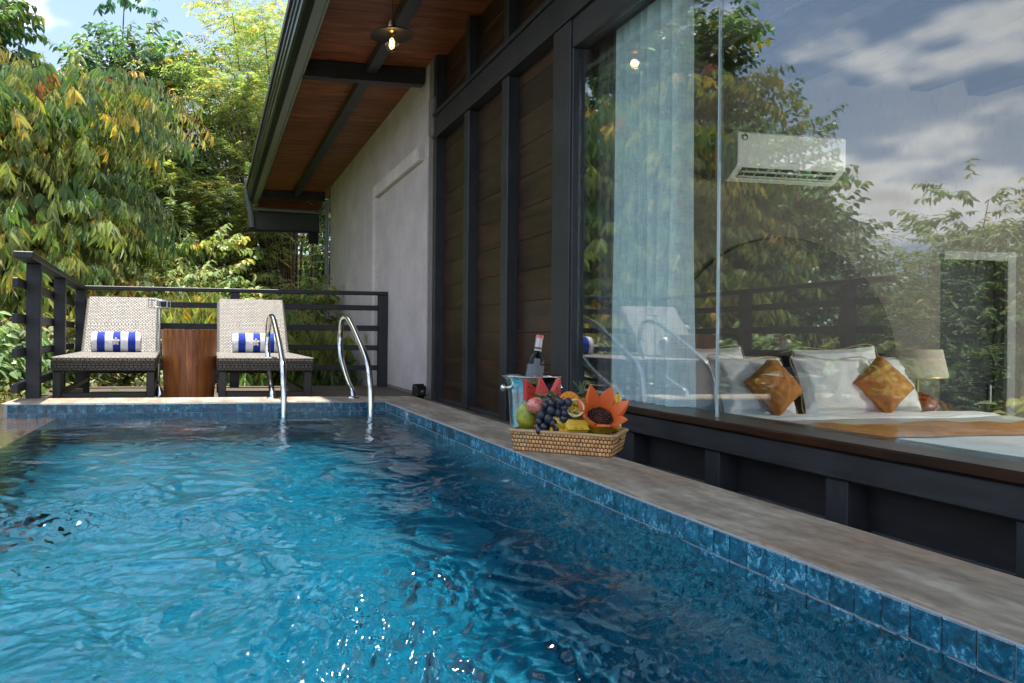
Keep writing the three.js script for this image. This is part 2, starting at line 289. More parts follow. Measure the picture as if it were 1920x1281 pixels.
// ---------------------------------------------------------------- dark timber wall
{
  const w = thing('timber_wall', 'dark timber wall of brown boards between black studs', 'wall');
  const XF = XW, rec = XW + 0.075, bays = [[-6.72, -5.955], [-5.835, -5.13], [-5.01, -4.285]];
  slab('post', XF - 0.01, XF + 0.12, -0.03, 3.07, -6.80, -6.72, M.darkV, w);
  for (const [a, b] of [[-5.955, -5.835], [-5.13, -5.01]]) { slab('stud', XF, XF + 0.12, a < -5.5 ? 0.0 : -0.7, 2.335, a, b, M.darkV, w); slab('stud', XF + 0.004, XF + 0.12, 2.56, 3.07, a + 0.015, b - 0.015, M.darkV, w); }
  slab('post', XF - 0.006, XF + 0.14, -0.7, 2.335, -4.285, -4.06, M.darkV, w);
  slab('transom_beam', XF - 0.02, XF + 0.14, 2.337, 2.52, -6.80, 1.9, M.dark, w, 0.006);
  slab('transom_lip', XF - 0.035, XF + 0.14, 2.522, 2.557, -6.80, 1.9, M.dark, w, 0.004);
  slab('sole_plate', XF + 0.02, XF + 0.12, -0.06, 0.02, -6.72, -5.13, M.dark, w);
  const rnd = mulberry(21);
  for (const [a, b] of bays) {
    let y = -0.02, k = 0;
    while (y < 2.33) { const h = 0.205 + (rnd() - 0.5) * 0.012, y1 = Math.min(y + h, 2.334); slab('board', rec + rnd() * 0.003, rec + 0.03, y + 0.0012, y1, a + 0.001, b - 0.001, M.panelBoard[Math.floor(rnd() * 3)], w, 0.002, Math.floor(rnd() * 5) * 0.37, Math.floor(rnd() * 7) * 0.21); y = y1; k++; }
    for (let q = 0; q < 3; q++) slab('board', rec + rnd() * 0.003, rec + 0.03, 2.56 + q * 0.17, 2.56 + q * 0.17 + 0.166, a - 0.01, b + 0.01, M.panelBoard[Math.floor(rnd() * 3)], w, 0.003, q * 0.3, q * 0.2);
  }
  slab('backing', rec + 0.032, rec + 0.06, -0.6, 3.08, -6.8, -4.1, M.lowPanel, w, 0);
  for (let q = 0; q < 8; q++) slab('upper_panel', rec, rec + 0.03, 2.56, 3.07, -4.26 + q * 0.75, -3.53 + q * 0.75, M.panelBoard[q % 3], w, 0.003, q * 0.3);
  for (let q = 0; q < 8; q++) slab('stud', XF + 0.004, XF + 0.12, 2.56, 3.07, -4.36 + q * 0.75, -4.26 + q * 0.75, M.darkV, w);
}

// ---------------------------------------------------------------- window wall
{
  const w = thing('window_wall', 'floor to beam bedroom glazing above a black timber sill', 'window');
  const Z0 = -4.06, Z1 = 1.5, GX = XW + 0.045;
  slab('frame_head', XW + 0.005, XW + 0.12, 2.175, 2.336, Z0, Z1, M.dark, w, 0.004);
  slab('frame_jamb', XW + 0.005, XW + 0.12, 0.25, 2.174, Z0, Z0 + 0.014, M.darkV, w, 0.004);
  slab('sill_board', XW - 0.035, XW + 0.22, 0.212, 0.246, Z0, Z1, M.sill, w, 0.006);
  slab('sill_beam', XW - 0.02, XW + 0.14, 0.122, 0.211, Z0, Z1, M.dark, w, 0.006);
  for (const [a, b] of [[-3.49, -3.365], [-2.82, -2.73], [-2.19, -2.10], [-1.58, -1.49], [-0.9, -0.8], [0, 0.1]]) slab('sill_post', XW - 0.006, XW + 0.12, -0.7, 0.121, a, b, M.darkV, w, 0.004);
  const cuts = [[-4.06, -3.49], [-3.365, -2.82], [-2.73, -2.19], [-2.10, -1.58], [-1.49, -0.9], [-0.8, 0], [0.1, 1.5]];
  for (const [a, b] of cuts) { slab('lower_panel', XW + 0.07, XW + 0.1, -0.7, 0.12, a + 0.001, b - 0.001, M.lowPanel, w, 0.002, a); slab('panel_bead', XW + 0.05, XW + 0.07, -0.05, -0.028, a + 0.03, b - 0.03, M.dark, w, 0.003); }
  for (const [a, b] of [[-4.044, -2.82], [-2.81, -1.05], [-1.04, 0.3]]) { const m = part('pane', new THREE.BoxGeometry(0.008, 1.93, b - a), M.glass, w, GX, 0.247 + 0.963, (a + b) / 2); m.castShadow = false; }
  for (const z of [-2.815, -1.045]) slab('glass_joint', GX - 0.006, GX + 0.006, 0.247, 2.174, z - 0.003, z + 0.003, M.glassEdge, w, 0.001);
  slab('frame_jamb', XW + 0.005, XW + 0.12, 0.25, 2.174, 0.302, 1.5, M.darkV, w, 0.004);
}

// ---------------------------------------------------------------- roof overhang
{
  const w = thing('roof_overhang', 'deep eaves with red-brown board soffit and dark gutter', 'roof');
  const Y = 3.08, rnd = mulberry(31);
  for (let i = 0; i < 89; i++) { const z = -14.25 + i * 0.18; slab('soffit_board', 0.80, XW + 0.1, Y, Y + 0.02, z + 0.0025, z + 0.1775, M.soffit[Math.floor(rnd() * 4)], w, 0.004, Math.floor(rnd() * 6) * 0.41, Math.floor(rnd() * 5) * 0.23); }
  slab('purlin', 1.37, 1.475, Y - 0.09, Y - 0.001, -14.2, 1.7, M.dark, w, 0.004);
  for (const z of [-13.62, -7.14, -0.7]) slab('cross_beam', 0.79, XW - 0.02, Y - 0.16, Y - 0.002, z - 0.05, z + 0.05, M.dark, w, 0.005);
  // gutter with stepped fascia
  slab('fascia', 0.70, 0.788, 2.955, 3.14, -14.3, 1.8, M.gutterPale, w, 0.006);
  slab('drip_edge', 0.789, 0.802, 2.935, 3.075, -14.3, 1.8, M.gutterPale, w, 0.002);
  const gp = [[0.595, 3.16], [0.592, 3.09], [0.606, 3.075], [0.606, 3.03], [0.62, 3.015], [0.622, 2.965], [0.64, 2.945], [0.698, 2.945], [0.698, 2.96], [0.646, 2.96], [0.636, 2.972], [0.634, 3.02], [0.62, 3.036], [0.62, 3.08], [0.608, 3.096], [0.608, 3.16]];
  const g = new THREE.ExtrudeGeometry(new THREE.Shape(gp.map(([x, y]) => new THREE.Vector2(x, y))), { depth: 16.1, bevelEnabled: false }).translate(0, 0, -14.3);
  part('gutter', g, M.gutter, w);
  for (let i = 0; i < 9; i++) slab('gutter_bracket', 0.588, 0.70, 3.125, 3.14, -14 + i * 1.8, -13.97 + i * 1.8, M.gutter, w, 0.002);
  slab('end_fascia', 0.62, XW - 0.03, 2.47, 2.79, -14.32, -14.22, M.gutterGreen, w, 0.006);
  slab('end_lip', 0.60, XW - 0.03, 2.45, 2.475, -14.34, -14.19, M.gutter, w, 0.004);
  slab('end_board', 0.80, XW + 0.02, 2.79, 3.078, -14.31, -14.28, M.soffit[1], w, 0.004);
  slab('bracket', 1.72, 1.9, 2.25, 2.448, -14.3, -14.2, M.gutter, w, 0.004);
  const rg = new THREE.ExtrudeGeometry(new THREE.Shape([[0.575, 3.165], [6.6, 3.9], [6.6, 4.0], [0.575, 3.235]].map(([x, y]) => new THREE.Vector2(x, y))), { depth: 16.2, bevelEnabled: false }).translate(0, 0, -14.35);
  part('roof_sheet', rg, M.roofing, w);
  slab('roof_deck', XW + 0.11, 6.5, 3.1, 3.16, -14.3, 1.8, M.roofing, w, 0);
}
{
  const w = thing('downpipe', 'grey plastic rainwater pipe running down the far corner of the plaster wall', 'pipe');
  part('pipe_run', tube([[0.62, 2.83, -14.12], [1.2, 2.82, -14.12], [1.88, 2.81, -14.12]], 0.03, 24), M.pvc, w);
  part('pipe_drop', tube([[1.895, 2.86, -13.14], [1.895, 1.2, -13.14], [1.895, -2.5, -13.14]], 0.034, 24), M.pvc, w);
  part('elbow', tube([[1.88, 2.81, -14.12], [1.9, 2.8, -13.7], [1.895, 2.78, -13.16]], 0.034, 24), M.pvc, w);
  part('overflow_pipe', tube([[0.60, 3.32, -14.1], [0.605, 3.05, -14.1], [0.66, 2.72, -14.12], [0.68, 2.5, -14.14]], 0.055, 24, 14), M.pvc, w);
  part('pipe_collar', lathe([[0.05, 0], [0.062, 0.01], [0.062, 0.07], [0.05, 0.08], [0.042, 0.08]], 20), M.pvc, w, 0.60, 3.27, -14.1);
}

// ---------------------------------------------------------------- bedroom shell
{
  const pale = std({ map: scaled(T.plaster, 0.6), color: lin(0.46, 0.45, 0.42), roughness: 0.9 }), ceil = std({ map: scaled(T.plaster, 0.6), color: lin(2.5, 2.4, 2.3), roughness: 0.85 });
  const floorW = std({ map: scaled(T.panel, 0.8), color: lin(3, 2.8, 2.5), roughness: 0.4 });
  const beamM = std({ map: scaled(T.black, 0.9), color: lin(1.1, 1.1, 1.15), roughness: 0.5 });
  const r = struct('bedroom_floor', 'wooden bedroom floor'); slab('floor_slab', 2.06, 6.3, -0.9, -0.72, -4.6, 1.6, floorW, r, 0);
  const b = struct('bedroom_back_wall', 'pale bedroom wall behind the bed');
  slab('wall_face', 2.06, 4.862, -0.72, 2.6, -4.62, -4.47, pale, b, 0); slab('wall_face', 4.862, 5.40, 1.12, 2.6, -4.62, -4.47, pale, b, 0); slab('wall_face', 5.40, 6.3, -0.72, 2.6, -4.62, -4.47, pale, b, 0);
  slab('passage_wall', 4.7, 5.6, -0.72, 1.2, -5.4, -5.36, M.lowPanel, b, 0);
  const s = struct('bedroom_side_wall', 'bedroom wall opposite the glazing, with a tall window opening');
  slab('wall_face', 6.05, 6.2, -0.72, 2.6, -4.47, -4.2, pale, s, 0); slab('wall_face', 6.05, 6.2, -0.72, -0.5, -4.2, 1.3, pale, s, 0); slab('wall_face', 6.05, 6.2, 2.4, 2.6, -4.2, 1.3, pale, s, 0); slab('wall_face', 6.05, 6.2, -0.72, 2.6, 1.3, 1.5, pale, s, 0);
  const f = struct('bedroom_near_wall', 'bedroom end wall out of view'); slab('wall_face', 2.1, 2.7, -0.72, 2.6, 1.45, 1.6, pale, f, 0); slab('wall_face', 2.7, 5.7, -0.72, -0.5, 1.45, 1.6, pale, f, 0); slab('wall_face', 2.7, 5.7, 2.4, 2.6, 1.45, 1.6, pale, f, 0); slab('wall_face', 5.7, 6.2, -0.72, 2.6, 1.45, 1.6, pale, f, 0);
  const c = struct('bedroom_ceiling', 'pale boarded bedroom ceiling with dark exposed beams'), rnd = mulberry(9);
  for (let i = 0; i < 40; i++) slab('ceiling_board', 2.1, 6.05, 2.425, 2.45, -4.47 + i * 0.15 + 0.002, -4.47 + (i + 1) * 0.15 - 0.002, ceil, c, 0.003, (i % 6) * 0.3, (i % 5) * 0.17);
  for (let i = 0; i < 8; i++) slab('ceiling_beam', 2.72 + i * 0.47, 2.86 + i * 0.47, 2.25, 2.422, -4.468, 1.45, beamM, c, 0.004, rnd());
}

// ---------------------------------------------------------------- railings
{
  const rails = [[1.046, 0.04, 0.11], [0.882, 0.058, 0.04], [0.655, 0.062, 0.04], [0.436, 0.058, 0.04], [0.212, 0.058, 0.04]];
  const b = thing('deck_railing', 'black metal railing across the far edge of the deck', 'railing', null, [0, 0, -8.62]);
  for (const x of [-1.34, 0.245, 1.885]) slab('post', x - 0.05, x + 0.05, -0.1, 1.024, -0.05, 0.05, M.rail, b, 0.004);
  for (const [y, h, d] of rails) slab('rail', d > 0.1 ? -1.40 : -1.29, d > 0.1 ? 1.935 : 1.835, y - h / 2, y + h / 2, -d / 2, d / 2, M.rail, b, 0.004);
  // the side flight splays slightly outwards
  const len = 3.35, ang = Math.atan2(0.19, 3.12);
  const s = thing('deck_railing', 'black metal railing down the garden side of the deck', 'railing', null, [-1.345, 0, -8.545], ang);
  for (const z of [1.60, 2.98]) slab('post', -0.045, 0.045, z > 2 ? CO : -0.1, 1.024, z - 0.045, z + 0.045, M.rail, s, 0.004);
  for (const [y, h, d] of rails) slab('rail', d > 0.1 ? -0.06 : -0.085, d > 0.1 ? 0.055 : -0.046, y - h / 2, y + h / 2, d > 0.1 ? 0 : -0.02, d > 0.1 ? len + 0.06 : len - 0.06, M.rail, s, 0.004);
}

// ---------------------------------------------------------------- pool ladder
{
  const l = thing('pool_ladder', 'stainless steel pool ladder with two hooped grab rails', 'ladder');
  const prof = [[-4.99, -0.62, 0], [-4.99, -0.1, 0], [-5.0, 0.1, 0], [-5.03, 0.26, 0], [-5.085, 0.36, 0], [-5.21, 0.435, 0], [-5.44, 0.545, -0.004], [-5.65, 0.64, -0.01], [-5.78, 0.69, -0.015], [-5.90, 0.705, -0.02], [-6.01, 0.68, -0.025], [-6.06, 0.60, -0.03], [-6.06, 0.50, -0.032], [-5.99, 0.40, -0.034], [-5.75, 0.27, -0.038], [-5.56, 0.20, -0.04], [-5.44, 0.165, -0.04], [-5.40, 0.128, -0.04]];
  for (const x of [0.455, 1.02]) {
    part('grab_rail', tube(prof.map(([z, y, dx]) => [x + dx, y, z]), 0.0205, 140, 16), M.steel, l);
    part('flange', lathe([[0.0, 0.014], [0.022, 0.014], [0.03, 0.01], [0.042, 0.006], [0.045, 0]], 28), M.steel, l, x - 0.04, CO, -5.40);
  }
  for (const y of [-0.15, -0.42]) slab('step', 0.47, 1.0, y - 0.012, y + 0.012, -5.06, -4.97, M.steelDull, l, 0.006);
}

// ---------------------------------------------------------------- sun loungers
function lounger(label, pos, turn) {
  const t = thing('sun_lounger', label, 'sun lounger', 'wicker loungers on the deck', pos, turn);
  const W = 0.71, top = 0.40;
  const seat = part('seat', planar(new RoundedBoxGeometry(W, 0.03, 1.95, 2, 0.012)), M.wicker, t, 0, top - 0.015, -0.975);
  part('front_apron', planar(new RoundedBoxGeometry(W - 0.004, 0.075, 0.04, 2, 0.012)), M.wickerDark, t, 0, top - 0.062, -0.024);
  for (const s of [-1, 1]) part('side_apron', planar(new RoundedBoxGeometry(0.04, 0.072, 2.2, 2, 0.012)), M.wickerDark, t, s * (W / 2 - 0.024), top - 0.066, -1.12);
  const back = part('backrest', planar(new RoundedBoxGeometry(W - 0.06, 0.80, 0.035, 2, 0.014)), M.wicker, t, 0, top + 0.245, -2.06);
  back.rotation.x = -0.80;
  part('back_frame', planar(new RoundedBoxGeometry(W - 0.02, 0.80, 0.025, 2, 0.01)), M.wickerDark, back, 0, 0, -0.025);
  for (const x of [-1, 1]) for (const z of [-0.07, -2.05]) slab('leg', x * 0.315 - 0.028, x * 0.315 + 0.028, 0.0, top - 0.105, z - 0.03, z + 0.03, M.furnitureDark, t, 0.004);
  for (const x of [-1, 1]) slab('runner', x * 0.315 - 0.022, x * 0.315 + 0.022, 0.115, 0.15, -2.02, -0.10, M.furnitureDark, t, 0.004);
  slab('cross_bar', -0.287, 0.287, 0.09, 0.145, -0.10, -0.05, M.furnitureDark, t, 0.004);
  slab('cross_bar', -0.287, 0.287, 0.19, 0.225, -2.08, -2.04, M.furnitureDark, t, 0.004);
  for (const x of [-1, 1]) { const st = slab('strut', x * 0.25 - 0.012, x * 0.25 + 0.012, 0.36, 0.78, -2.31, -2.285, M.furnitureDark, t, 0.003); st.rotation.x = 0.1; }
  return t;
}
lounger('grey wicker sun lounger beside the corner railing, left of the wooden tub', [-0.74, 0, -5.76], 0.05);
lounger('grey wicker sun lounger right of the wooden tub, behind the ladder', [0.395, 0, -5.78], 0.0);

// ---------------------------------------------------------------- rolled towels
{
  const stripe = texOf(256, (u) => { const e = [[0, 0.11, 0], [0.11, 0.27, 1], [0.27, 0.435, 0], [0.435, 0.59, 1], [0.59, 0.745, 0], [0.745, 0.90, 1], [0.90, 1.01, 0]].find(([a, b]) => u >= a && u < b); const w = [0.90, 0.90, 0.91], b = [0.13, 0.22, 0.62]; const n = 0; return e && e[2] ? [b[0] + n, b[1] + n, b[2]] : w; }, { sy: 8 });
  stripe.wrapS = stripe.wrapT = THREE.ClampToEdgeWrapping;
  const pile = texOf(256, (u, v) => 0.5 + 0.5 * fbm2(u * 70, v * 70, 2), { gray: true });
  const tm = std({ map: stripe, bumpMap: scaled(pile, 1), bumpScale: 0.004, roughness: 0.95 });
  const endM = std({ color: lin(0.72, 0.72, 0.74), bumpMap: scaled(pile, 2), bumpScale: 0.003, roughness: 0.95 });
  const em = std({ color: lin(0.75, 0.68, 0.66), roughness: 0.8 }), em2 = std({ color: lin(0.62, 0.45, 0.25), roughness: 0.8 });
  const roll = (L) => {
    const R = 0.098, nu = 40, nv = 44, pos = [], uv = [], idx = [];
    for (let j = 0; j <= nv; j++) { const a = j / nv * Math.PI * 2; for (let i = 0; i <= nu; i++) { const u = i / nu, e = Math.min(u, 1 - u) * L, r = R * (0.90 + 0.10 * smooth(e, 0, 0.03)) * (1 + 0.02 * N2(u * 6, Math.cos(a) * 2) + 0.015 * N2(u * 14, Math.sin(a) * 3)); const y = Math.sin(a) * r; pos.push((u - 0.5) * L, Math.max(y, -R * 0.86), Math.cos(a) * r); uv.push(u, j / nv); } }
    for (let j = 0; j < nv; j++) for (let i = 0; i < nu; i++) { const a = j * (nu + 1) + i; idx.push(a, a + 1, a + nu + 1, a + 1, a + nu + 2, a + nu + 1); }
    const g = new THREE.BufferGeometry(); g.setAttribute('position', new THREE.Float32BufferAttribute(pos, 3)); g.setAttribute('uv', new THREE.Float32BufferAttribute(uv, 2)); g.setIndex(idx); g.computeVertexNormals(); return g;
  };
  const spiral = () => { const pts = []; for (let k = 0; k <= 60; k++) { const a = k / 60 * Math.PI * 6, r = 0.012 + 0.074 * k / 60; pts.push([0, Math.max(Math.sin(a) * r, -0.082), Math.cos(a) * r]); } return tube(pts, 0.008, 120, 6); };
  const towel = (label, pos, turn) => {
    const t = thing('rolled_towel', label, 'towel', 'striped towels on the loungers', pos, turn);
    part('roll', roll(0.42), tm, t); for (const s of [-1, 1]) { part('rolled_end', spiral(), endM, t, s * 0.208, 0, 0); }
    const e = new THREE.Group(); e.name = 'emblem'; t.add(e);
    for (let k = 0; k < 5; k++) { const p = part('petal', new THREE.SphereGeometry(0.018, 10, 8).scale(0.62, 1, 0.3).translate(0, 0.018, 0), em, e); p.rotation.z = k * 1.257; }
    part('centre', new THREE.SphereGeometry(0.009, 10, 8), em2, e, 0, 0, 0.004);
    e.position.set(0, 0.012, 0.102);
  };
  towel('blue and white striped rolled towel on the lounger beside the corner railing', [-0.845, 0.485, -7.42], 0.05);
  towel('blue and white striped rolled towel on the lounger behind the ladder', [0.405, 0.485, -7.42], 0);
}

// ---------------------------------------------------------------- wooden tub table
{
  const t = thing('tub_table', 'reddish wooden tub-shaped side table between the loungers', 'side table', null, [-0.165, 0, -6.2]);
  const n = 26, rnd = mulberry(77), mats = [0, 1, 2, 3].map((k) => phy({ map: scaled(T.tub, 1.3, 1.3, Math.PI / 2), color: lin(...[[1.3, 1.3, 1.3], [1.0, 0.95, 0.92], [1.55, 1.5, 1.4], [1.2, 1.25, 1.2]][k]), roughness: 0.4, clearcoat: 0.35, clearcoatRoughness: 0.25 }));
  const stave = (ou) => {
    const a = Math.PI / n - 0.003, pos = [], uv = [], idx = [], seg = 3, rows = 4;
    for (let j = 0; j <= rows; j++) { const y = 0.60 * j / rows, R = mix(0.182, 0.212, j / rows) + 0.004 * Math.sin(Math.PI * j / rows); for (let i = 0; i <= seg; i++) { const th = mix(-a, a, i / seg); pos.push(Math.sin(th) * R, y, Math.cos(th) * R); uv.push(th * R + ou, y + ou * 2.3); } for (let i = 0; i <= seg; i++) { const th = mix(a, -a, i / seg), Q = R - 0.02; pos.push(Math.sin(th) * Q, y, Math.cos(th) * Q); uv.push(th * R + ou, y); } }
    const w = 2 * (seg + 1); for (let j = 0; j < rows; j++) for (let i = 0; i < w; i++) { const p = j * w + i, q = j * w + (i + 1) % w; idx.push(p, q, p + w, q, q + w, p + w); }
    const T0 = rows * w; for (let i = 0; i < seg; i++) idx.push(T0 + i, T0 + i + 1, T0 + w - 1 - i, T0 + i + 1, T0 + w - 2 - i, T0 + w - 1 - i);
    const g = new THREE.BufferGeometry(); g.setAttribute('position', new THREE.Float32BufferAttribute(pos, 3)); g.setAttribute('uv', new THREE.Float32BufferAttribute(uv, 2)); g.setIndex(idx); const f = g.toNonIndexed(); f.computeVertexNormals(); return f;
  };
  const vs = [0, 1, 2, 3, 4].map((k) => stave(k * 0.31));
  for (let k = 0; k < n; k++) { const m = part('stave', vs[Math.floor(rnd() * 5)], mats[Math.floor(rnd() * 4)], t); m.rotation.y = k / n * Math.PI * 2; }
  part('inner_top', new THREE.CylinderGeometry(0.19, 0.18, 0.04, 32), mats[1], t, 0, 0.565, 0);
}

// ---------------------------------------------------------------- chrome stand
{
  const t = thing('chrome_stand', 'slim chrome drinks stand with a wire tray beside the wooden tub', 'stand', null, [-0.462, 0, -7.28]);
  part('base', lathe([[0.085, 0], [0.088, 0.012], [0.075, 0.03], [0.035, 0.075], [0.014, 0.10]], 28), M.steel, t);
  part('pole', new THREE.CylinderGeometry(0.012, 0.012, 0.71, 14), M.steel, t, 0, 0.445, 0);
  const tray = new THREE.Group(); tray.name = 'tray'; t.add(tray);
  part('tray_floor', lathe([[0, 0], [0.088, 0], [0.094, 0.01], [0.09, 0.012], [0, 0.008]], 32), M.steelDull, tray, 0, 0.795, 0);
  part('wire_ring', new THREE.TorusGeometry(0.096, 0.0045, 8, 40).rotateX(Math.PI / 2), M.steel, tray, 0, 0.872, 0);
  for (let k = 0; k < 8; k++) part('wire', new THREE.CylinderGeometry(0.0035, 0.0035, 0.07, 6), M.steel, tray, Math.cos(k * 0.785) * 0.095, 0.838, Math.sin(k * 0.785) * 0.095);
}

// ---------------------------------------------------------------- pendant lamp
{
  const t = thing('pendant_lamp', 'black disc pendant lamp with a glowing bare bulb under the eaves', 'lamp', null, [1.132, 3.08, -4.966]);
  part('cord', new THREE.CylinderGeometry(0.0042, 0.0042, 0.46, 8), std({ color: lin(0.02, 0.02, 0.02), roughness: 0.6 }), t, 0, -0.23, 0);
  part('ceiling_rose', lathe([[0, 0], [0.045, 0], [0.045, -0.012], [0.02, -0.025], [0, -0.025]], 24), M.gutter, t);
  part('socket', lathe([[0.006, -0.45], [0.016, -0.462], [0.022, -0.475], [0.024, -0.50], [0.027, -0.505], [0.027, -0.53], [0.022, -0.54], [0, -0.545]], 24), std({ color: lin(0.42, 0.33, 0.16), metalness: 1, roughness: 0.3 }), t);
  part('lamp_shade', lathe([[0.024, -0.528], [0.03, -0.532], [0.12, -0.548], [0.142, -0.562], [0.142, -0.566], [0.118, -0.554], [0.028, -0.54]], 48), std({ color: lin(0.008, 0.0085, 0.01), roughness: 0.5 }), t);
  part('bulb', lathe([[0.014, -0.545], [0.016, -0.562], [0.03, -0.577], [0.043, -0.60], [0.047, -0.622], [0.043, -0.645], [0.03, -0.662], [0.012, -0.668], [0, -0.669]], 32), phy({ color: lin(1, 0.9, 0.72), transmission: 1, thickness: 0, roughness: 0, ior: 1.75 }), t);
  const fil = std({ color: 0x000000, emissive: 0xffa040, emissiveIntensity: 6 }); fil.emissive.setRGB(1, 0.55, 0.18);
  for (let k = 0; k < 6; k++) { const a = k / 6 * Math.PI * 2; part('filament', tube([[Math.cos(a) * 0.008, -0.585, Math.sin(a) * 0.008], [Math.cos(a) * 0.011, -0.635, Math.sin(a) * 0.011]], 0.0016, 4, 6), fil, t); }
  const pl = new THREE.PointLight(0xffffff, 0.02); pl.color.setRGB(1, 0.62, 0.28); pl.position.set(0, -0.61, 0); pl.castShadow = true; t.add(pl);
}

// ---------------------------------------------------------------- floodlight at the wall foot
{
  const t = thing('floodlight', 'small black garden floodlight at the foot of the concrete post', 'light', null, [1.83, 0, -6.78], 0.35);
  const b = std({ color: lin(0.012, 0.012, 0.013), roughness: 0.5 });
  slab('body', -0.055, 0.055, 0.03, 0.125, -0.05, 0.03, b, t, 0.008);
  slab('cooling_fin', -0.05, 0.05, 0.125, 0.14, -0.045, 0.0, b, t, 0.003);
  slab('foot', -0.04, 0.04, 0, 0.03, -0.03, 0.02, b, t, 0.004);
  slab('lens', -0.04, 0.04, 0.045, 0.105, 0.03, 0.034, phy({ color: lin(0.05, 0.05, 0.045), roughness: 0.1, clearcoat: 1 }), t, 0.001);
  slab('led_chip', -0.012, 0.012, 0.07, 0.085, 0.0345, 0.0365, std({ color: lin(0.45, 0.45, 0.2), roughness: 0.4 }), t, 0.0005);
  part('cable', tube([[0.05, 0.08, -0.03], [0.085, 0.10, -0.02], [0.09, 0.03, 0.0], [0.07, 0.006, -0.05], [0.12, 0.006, -0.12]], 0.004, 30, 6), std({ color: lin(0.18, 0.18, 0.18), roughness: 0.5 }), t);
}

// ---------------------------------------------------------------- ice bucket and bottle
{
  const t = thing('ice_bucket', 'polished steel ice bucket behind the fruit basket', 'bucket', null, [1.352, CO, -3.17]);
  part('body', lathe([[0, 0.004], [0.078, 0.004], [0.082, 0], [0.085, 0.006], [0.098, 0.19], [0.104, 0.235], [0.112, 0.252], [0.124, 0.262], [0.127, 0.266], [0.124, 0.269], [0.110, 0.258], [0.101, 0.24], [0.095, 0.19], [0.08, 0.012], [0, 0.012]], 64), M.steel, t);
  for (const a of [Math.PI, 0]) { const k = part('knob', lathe([[0.008, 0], [0.006, 0.012], [0.006, 0.02], [0.014, 0.026], [0.015, 0.034], [0.009, 0.041], [0, 0.042]], 20), M.steel, t, Math.cos(a) * 0.098, 0.215, Math.sin(a) * 0.098); k.rotation.z = -Math.PI / 2 * Math.cos(a); }
  const b = thing('wine_bottle', 'dark wine bottle with grey label leaning in the ice bucket', 'bottle', null, [1.338, CO + 0.13, -3.16]);
  b.rotation.z = -0.19; b.rotation.x = -0.1;
  part('glass', lathe([[0, 0], [0.034, 0], [0.0375, 0.005], [0.0375, 0.19], [0.034, 0.208], [0.022, 0.228], [0.0155, 0.245], [0.0145, 0.30], [0.016, 0.302], [0.016, 0.312], [0.0145, 0.315], [0, 0.315]], 40), phy({ color: lin(0.005, 0.007, 0.006), roughness: 0.12, specularIntensity: 0.45, clearcoat: 0 }), b);
  part('foil_capsule', lathe([[0.0162, 0.248], [0.0153, 0.27], [0.0153, 0.298], [0.0168, 0.30], [0.0168, 0.313], [0.0155, 0.317], [0, 0.317]], 32), std({ color: lin(0.55, 0.46, 0.45), metalness: 0.4, roughness: 0.35 }), b);
  part('capsule_band', lathe([[0.0158, 0.252], [0.0163, 0.258], [0.0160, 0.264]], 32), std({ color: lin(0.10, 0.10, 0.11), roughness: 0.5 }), b);
  part('capsule_top', lathe([[0.0172, 0.303], [0.0172, 0.314], [0.0158, 0.319], [0, 0.319]], 32), std({ color: lin(0.62, 0.16, 0.15), metalness: 0.3, roughness: 0.4 }), b);
  const lb = new THREE.CylinderGeometry(0.038, 0.038, 0.082, 32, 1, true, -1.45, 2.5); part('label_paper', lb, std({ color: lin(0.15, 0.155, 0.175), roughness: 0.7, side: THREE.DoubleSide }), b, 0, 0.143, 0);
  part('label_crest', new THREE.CylinderGeometry(0.0383, 0.0383, 0.03, 12, 1, true, -0.62, 0.72), std({ color: lin(0.15, 0.155, 0.175), roughness: 0.7, side: THREE.DoubleSide }), b, 0, 0.196, 0);
  const or = std({ color: lin(0.65, 0.30, 0.08), roughness: 0.6 }); const em = part('label_emblem', new THREE.CircleGeometry(0.009, 6), or, b, Math.sin(-0.3) * 0.0386, 0.128, Math.cos(-0.3) * 0.0386); em.rotation.y = -0.3;
}

